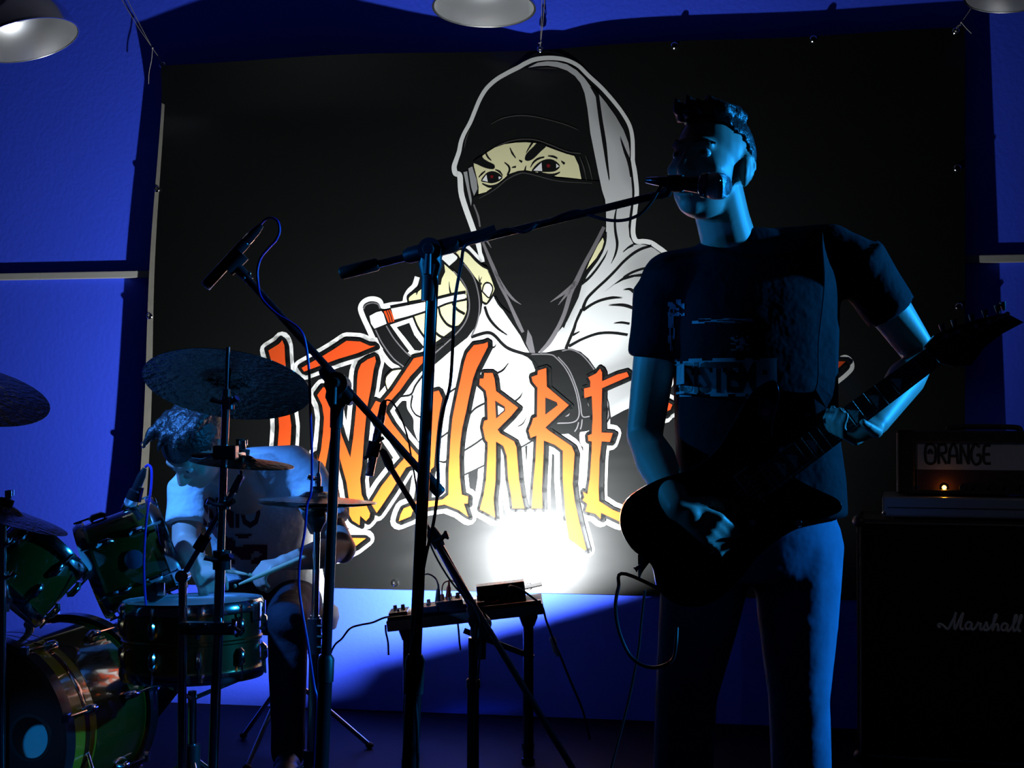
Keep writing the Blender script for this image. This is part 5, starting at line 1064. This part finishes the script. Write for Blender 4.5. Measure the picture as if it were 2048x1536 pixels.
for (px, py, wd, ht, sd) in ((1353, 695, 14, 95, .5), (1352, 622, 34, 34, 2.), (1476, 697, 36, 30, 3.), (1400, 640, 120, 10, 4.)):
    pts, fs = patch(P(px, py, 2.95), V((1, 0, 0)), V((0, 0, 1)), px2m(wd, 3.0), px2m(ht, 3.0), 10, 12, lambda u, v: noise.noise(V((u * 4 + sd, v * 5, sd))) > .02)
    if fs: wrap(pts, fs, (0, 1, 0), 'tee_ink', sg1, 'shirt_print', sh1, .003)
# jeans and shoes
def trousers(hipc, hw_, hips, knees, ankles, rs, m, vox=.009, X=X0):
    b = MB()
    torso(b, [(hipc + V((0, 0, -.10)), hw_ * .98, .112, X), (hipc, hw_, .118, X), (hipc + V((0, 0, .09)), hw_ * .93, .108, X)])
    for h_, k_, a_2 in zip(hips, knees, ankles):
        b.limb([h_, lerp(h_, k_, .5), k_, lerp(k_, a_2, .3), lerp(k_, a_2, .8), a_2], rs, 18)
    return b
kn = [P(1372, 1395, 3.10), P(1598, 1400, 3.12)]; an = [V((P(1356, 0, 3.16).x, 3.18, .075)), V((P(1612, 0, 3.2).x, 3.22, .075))]
hp_ = [P(1420, 1095, 3.16), P(1595, 1090, 3.17)]
trousers(P(1512, 1062, 3.17), .170, hp_, kn, an, [.098, .084, .064, .064, .058, .060], 'jeans').build('jeans', 'jeans', sg1, voxel=.009, it=4)
for a_3, k_, dx in zip(an, kn, (-.03, .03)):
    b = MB(); f = V((dx, -1, 0)).normalized(); o = V((a_3.x, a_3.y, 0))
    for u, r, z in ((-.05, .036, .045), (.0, .040, .055), (.06, .042, .045), (.12, .044, .038), (.165, .034, .034)): b.ell(o + f * u + V((0, 0, z)), (r, .055, z * .98), orient(f), 16, 10)
    so = b.build('shoe', 'shoe', sg1, voxel=.008, it=3)
    sp_ = [(math.cos(2 * PI * k / 24) * (.046 if math.sin(2 * PI * k / 24) > 0 else .038), .05 + math.sin(2 * PI * k / 24) * .145) for k in range(24)]
    MB().prism(sp_, o, V((-f.y, f.x, 0)), f, V((0, 0, 1)), 0.0, .018).build('sole', 'sole', so, smooth=False)

# ---- guitar held by the singer
DG = 2.985
gx = (P(1860, 716, DG) - P(1292, 1136, DG + .0)).normalized(); gz = V((0.05, -1, .10)); gz = (gz - gx * gz.dot(gx)).normalized(); gy = gz.cross(gx).normalized()
g0 = P(1292, 1136, DG)             # body end on the neck line
gt = thing('electric_guitar', 'black pointed-headstock electric guitar held across the singer body', 'guitar', g0)
GL = (P(1860, 716, DG) - g0).length
out = catmull([V(p + (0,)) for p in ((.012, .0), (.0, .05), (.01, .10), (.05, .132), (.12, .128), (.19, .105), (.25, .105), (.31, .128), (.375, .155), (.425, .150), (.415, .118), (.365, .075), (.345, .032), (.345, -.03), (.365, -.075), (.385, -.115), (.375, -.135), (.33, -.125), (.27, -.11), (.20, -.110), (.13, -.128), (.06, -.130), (.012, -.10), (-.006, -.05))], 5, True)
gb_ = MB(); base_ = [(q.x, q.y) for q in out]
gb_.prism(base_, g0, gx, gy, gz, -.020, .018); go = gb_.build('guitar_body', 'guitar', gt)
bv = go.modifiers.new('b', 'BEVEL'); bv.width = .006; bv.segments = 3; bv.limit_method = 'ANGLE'; bv.angle_limit = math.radians(50)
def gp(u, v, h): return g0 + gx * u + gy * v + gz * h
NU_ = GL
MB().add([gp(u, s_ * w_, h) for u, w_ in ((.30, .028), (NU_, .0215)) for s_, h in ((-1, .020), (1, .020), (.8, .004), (0, -.006), (-.8, .004))], [(0, 1, 2, 3, 4), (9, 8, 7, 6, 5)] + [(k, (k + 1) % 5, (k + 1) % 5 + 5, k + 5) for k in range(5)]).build('neck', 'guitar', gt)
MB().add([gp(u, s_ * w_, h) for u, w_ in ((.285, .0285), (NU_, .0217)) for s_, h in ((-1, .0245), (1, .0245), (1, .0200), (-1, .0200))], [(0, 1, 2, 3), (7, 6, 5, 4)] + [(k, (k + 1) % 4, (k + 1) % 4 + 4, k + 4) for k in range(4)]).build('fretboard', 'fretboard', gt, smooth=False)
br = .095; SCL = NU_ - br
for k in range(1, 23):
    u = NU_ - (SCL - SCL * 2 ** (-k / 12)) 
    if u < .29: break
    wv_ = .0217 + (NU_ - u) / (NU_ - .285) * .0068
    MB().tube([gp(u, -wv_, .0248), gp(u, wv_, .0248)], .0012, 6).build('fret', 'chrome', gt)
    if k in (3, 5, 7, 9, 12, 15, 17):
        u2 = u + .012; MB().add([gp(u2 - .008, -wv_ * .7, .0247), gp(u2 + .010, wv_ * .1, .0247), gp(u2 - .008, wv_ * .7, .0247)], [(0, 1, 2)]).build('fret_inlay', 'panel', gt, smooth=False)
MB().box(gp(NU_, 0, .022), (.005, .044, .010), Matrix((gx, gy, gz)).transposed()).build('nut', 'black_plastic', gt, smooth=False)
hs = [P(x, y, DG - .005) for x, y in ((1848, 694), (1866, 672), (1884, 662), (1950, 640), (2008, 627), (2043, 646), (1998, 670), (1964, 697), (1938, 732), (1905, 734), (1876, 726))]
hs2 = [((p - g0).dot(gx), (p - g0).dot(gy)) for p in hs]
MB().prism(hs2, g0, gx, gy, gz, .002, .017).build('headstock', 'guitar', gt, smooth=False)
for (px, py) in ((1884, 666), (1908, 657), (1943, 646), (1969, 638), (1994, 628), (2005, 622)):
    o = P(px, py, DG); o = g0 + gx * (o - g0).dot(gx) + gy * (o - g0).dot(gy)
    tn = MB().tube([o + gz * .010, o + gz * .010 + V((-.002, 0, .010)), o + gz * .010 + V((-.003, 0, .017))], [.003, .0055, .0065], 10).build('tuning_peg', 'black_metal', gt)
    MB().cyl(o - V((-.003, 0, .008)) + gz * .016, o - V((-.003, 0, .008)) + gz * .024, .0045, n=10).build('tuning_post', 'chrome', tn)
for k in range(6):
    v0 = -.026 + .0104 * k; e = P((1884, 1908, 1943, 1969, 1994, 2000)[5 - k], (672, 664, 654, 646, 636, 632)[5 - k], DG); e2 = gp((e - g0).dot(gx), (e - g0).dot(gy), .024)
    MB().tube([gp(br, v0, .030), gp(NU_, v0 * .62, .0275), e2], .0005, 5).build('string', 'chrome', gt)
bg = MB().box(gp(br, 0, .024), (.040, .075, .014), Matrix((gx, gy, gz)).transposed(), .003).build('bridge', 'black_metal', gt, smooth=False)
MB().tube([gp(br - .01, -.035, .030), gp(br + .03, -.05, .045), gp(br + .12, -.06, .05)], .0028, 8).build('tremolo_arm', 'chrome', bg)
for u in (.15, .265):
    pk = MB().box(gp(u, 0, .020), (.036, .088, .010), Matrix((gx, gy, gz)).transposed(), .003).build('pickup', 'black_plastic', gt, smooth=False)
    for k in range(6): MB().cyl(gp(u, -.03 + .012 * k, .024), gp(u, -.03 + .012 * k, .0262), .0026, n=8).build('pole_screw', 'chrome', pk)
for (px, py) in ((1503, 1044), (1594, 1045)):
    o = P(px, py, DG - .02); o = gp((o - g0).dot(gx), (o - g0).dot(gy), .018)
    MB().tube([o, o + gz * .012, o + gz * .016], [.0095, .009, .006], 14).build('control_knob', 'chrome', gt)
o = P(1506, 913, DG - .02); MB().tube([gp(.372, .108, .018), gp(.372, .108, .026), gp(.372, .108, .033)], [.005, .004, .007], 12).build('strap_button', 'chrome', gt)
MB().tube([gp(-.004, .01, 0), gp(-.016, .01, 0), gp(-.02, .01, 0)], [.004, .004, .007], 12).build('strap_button', 'chrome', gt)
# strap over the left shoulder
st_p = catmull([gp(.385, .13, -.012), P(1640, 800, 3.01), P(1655, 680, 3.01), P(1662, 570, 3.05), P(1650, 500, 3.11), P(1640, 475, 3.20), P(1620, 510, 3.29), P(1540, 700, 3.325), P(1420, 950, 3.32), P(1330, 1060, 3.26), P(1285, 1120, 3.12), gp(-.012, .01, -.004)], 6)
sb = MB(); vs = []
for i, p in enumerate(st_p):
    d = (st_p[min(i + 1, len(st_p) - 1)] - st_p[max(0, i - 1)]).normalized(); nn = V((p.x - P(1510, 0, 3.18).x, p.y - 3.18, 0)).normalized(); s_ = d.cross(nn).normalized() * .024
    vs += [p + s_, p - s_, p - s_ - nn * .003, p + s_ - nn * .003]
sb.add(vs, [(4 * i + k, 4 * i + (k + 1) % 4, 4 * i + 4 + (k + 1) % 4, 4 * i + 4 + k) for i in range(len(st_p) - 1) for k in range(4)] + [(0, 1, 2, 3), (len(vs) - 4, len(vs) - 3, len(vs) - 2, len(vs) - 1)])
sb.build('guitar_strap', 'black_tee', gt, smooth=False)
# jack lead
cable('guitar_lead', 'black guitar lead looping from the guitar body end down past the leg', [gp(.03, -.115, -.005)] + pc((1252, 1148, 3.0), (1237, 1175, 3.0), (1231, 1215, 3.0), (1238, 1262, 3.0), (1256, 1305, 3.0), (1280, 1328, 2.99), (1306, 1335, 2.98), (1330, 1330, 2.96), (1346, 1318, 2.96), (1352, 1290, 2.96), (1354, 1255, 2.97)), .0036, 'cable')
cable('stage_cable', 'thin black cable hanging at the left of the singer down to the floor', pc((1290, 1180, 3.30), (1283, 1240, 3.3), (1277, 1300, 3.3), (1262, 1380, 3.3), (1245, 1450, 3.3), (1224, 1530, 3.3), (1195, 1640, 3.3), (1165, 1800, 3.3)), .003, 'cable')

# ---- drummer
sg2 = thing('person', 'person in white printed t-shirt bowed over the drum kit, playing', 'person', V((P(545, 0, 4.8).x, 4.8, 0)))
dC = P(392, 893, 4.30); dR = orient((-.40, -.44, -.84), (0, -.3, .9)); dS = .98
b = head_mb(dC, dR, dS)
b.limb([dC + dR @ V((0, -.04, -.03)), P(425, 925, 4.40), P(466, 945, 4.50), P(490, 985, 4.58)], [.054, .056, .062, .07], 18)
s1, e1_, w1 = P(378, 968, 4.50), P(372, 1092, 4.42), P(392, 1128, 4.20)
s2, e2_, w2 = P(607, 942, 4.64), P(684, 1098, 4.56), P(585, 1122, 4.36)
b.limb([s1, lerp(s1, e1_, .5), e1_, lerp(e1_, w1, .4), w1], [.050, .046, .042, .044, .028], 16)
b.limb([s2, lerp(s2, e2_, .5), e2_, lerp(e2_, w2, .4), w2], [.050, .048, .044, .046, .028], 16)
hand_mb(b, w1, V((.45, -.75, -.25)), (.1, .2, -.95), (.85, .35, .1), .95, .95)
hand_mb(b, w2, V((-.75, -.55, -.1)), (-.1, .1, -.95), (-.45, .8, .1), .95, .95)
b.build('body', 'skin', sg2, voxel=.0058, it=3)
eyes(sg2, dC, dR, dS)
tf = [((x * .014, -.06 + .03 * (i % 3), .095), (x * .016, -.01 + .03 * (i % 3), .110), (x * .018, .03 + .03 * (i % 3), .098), .024) for i, x in enumerate((-4, -3, -2, -1, 0, 1, 2, 3, 4, -3.4, 3.4))]
hair_mb(dC, dR, dS * 1.06, lambda p: p.z > (.038 if p.y > .03 else .038 - 1.2 * (.03 - p.y)), tf).build('hair', 'hair', sg2, voxel=.005, it=3)
b = MB(); Xd = V((.97, .24, 0))
torso(b, [(P(545, 1205, 4.90), .180, .135, Xd), (P(540, 1150, 4.87), .172, .135, Xd), (P(528, 1080, 4.80), .168, .132, Xd), (P(514, 1020, 4.72), .178, .128, Xd), (P(500, 965, 4.65), .186, .112, Xd), (P(492, 930, 4.60), .150, .09, Xd), (P(482, 905, 4.58), .085, .07, Xd)])
b.limb([P(500, 950, 4.62), P(400, 955, 4.52), lerp(s1, e1_, .15)], [.08, .070, .066], 18)
b.tube([lerp(s1, e1_, .0), lerp(s1, e1_, .35), lerp(s1, e1_, .66)], [.066, .062, .066], 20)
b.limb([P(505, 945, 4.63), P(585, 935, 4.64), lerp(s2, e2_, .12)], [.08, .072, .068], 18)
b.tube([lerp(s2, e2_, .0), lerp(s2, e2_, .35), lerp(s2, e2_, .70)], [.066, .064, .068], 20)
sh2 = b.build('t_shirt', 'white_tee', sg2, voxel=.0095, it=5)
vw = (V((P(470, 1020, 4.6)) - CAM).normalized())
wrap_text('SMIO', None, .125, P(404, 1056, 4.3), V((1, 0, 0)), V((0, 0, 1)), vw, 'red_ink', sg2, 'shirt_lettering', sh2, .005, 'dark red block letters', .62)
pts, fs = patch(P(400, 1138, 4.3), V((1, 0, 0)), V((0, 0, 1)), px2m(140, 4.3), px2m(66, 4.3), 24, 14, lambda u, v: noise.noise(V((u * 4 + 3, v * 3, 5.))) > .05)
wrap(pts, fs, vw, 'red_ink', sg2, 'shirt_print', sh2, .005, 'dark blotchy print under the letters')
hpd = [P(505, 1200, 4.86), P(592, 1200, 4.88)]; knd = [P(420, 1236, 4.47), P(575, 1240, 4.50)]; and_ = [V((P(262, 0, 4.66).x, 4.70, .135)), V((P(580, 0, 4.62).x, 4.60, .075))]
b = trousers(P(548, 1192, 4.90), .165, hpd, knd, and_, [.090, .082, .062, .060, .052, .054], 'dark_jeans', X=Xd); b.build('jeans', 'dark_jeans', sg2, voxel=.0095, it=4)
for a_3, f in zip(and_, (V((-.3, -1, 0)).normalized(), V((.1, -1, 0)).normalized())):
    b = MB(); o = V((a_3.x, a_3.y, a_3.z - .075))
    for u, r, z in ((-.05, .036, .045), (.0, .040, .055), (.06, .042, .045), (.12, .044, .038), (.165, .034, .034)): b.ell(o + f * u + V((0, 0, z)), (r, .055, z * .98), orient(f), 16, 10)
    so = b.build('shoe', 'shoe', sg2, voxel=.008, it=3)
    sp_ = [(math.cos(2 * PI * k / 24) * (.046 if math.sin(2 * PI * k / 24) > 0 else .038), .05 + math.sin(2 * PI * k / 24) * .145) for k in range(24)]
    MB().prism(sp_, o, V((-f.y, f.x, 0)), f, V((0, 0, 1)), 0.0, .018).build('sole', 'sole', so, smooth=False)
for (a0_, a1_, lab) in ((P(500, 1150, 4.08), P(372, 1126, 4.24), 'pale drum stick in the drummer right hand, level over the snare'), (P(470, 1172, 4.22), P(600, 1118, 4.32), 'pale drum stick in the drummer left hand, behind the cymbal stand')):
    t = thing('drum_stick', lab, 'drum stick', a1_); d = (a0_ - a1_).normalized(); l = (a0_ - a1_).length
    MB().tube([a1_ - d * .02, a1_, a1_ + d * l * .6, a0_ - d * .03, a0_ - d * .012], [.006, .0075, .0072, .0045, .003], 12).build('shaft', 'wood', t); MB().ell(a0_, (.0055,) * 3, None, 12, 8).build('tip', 'wood', t)
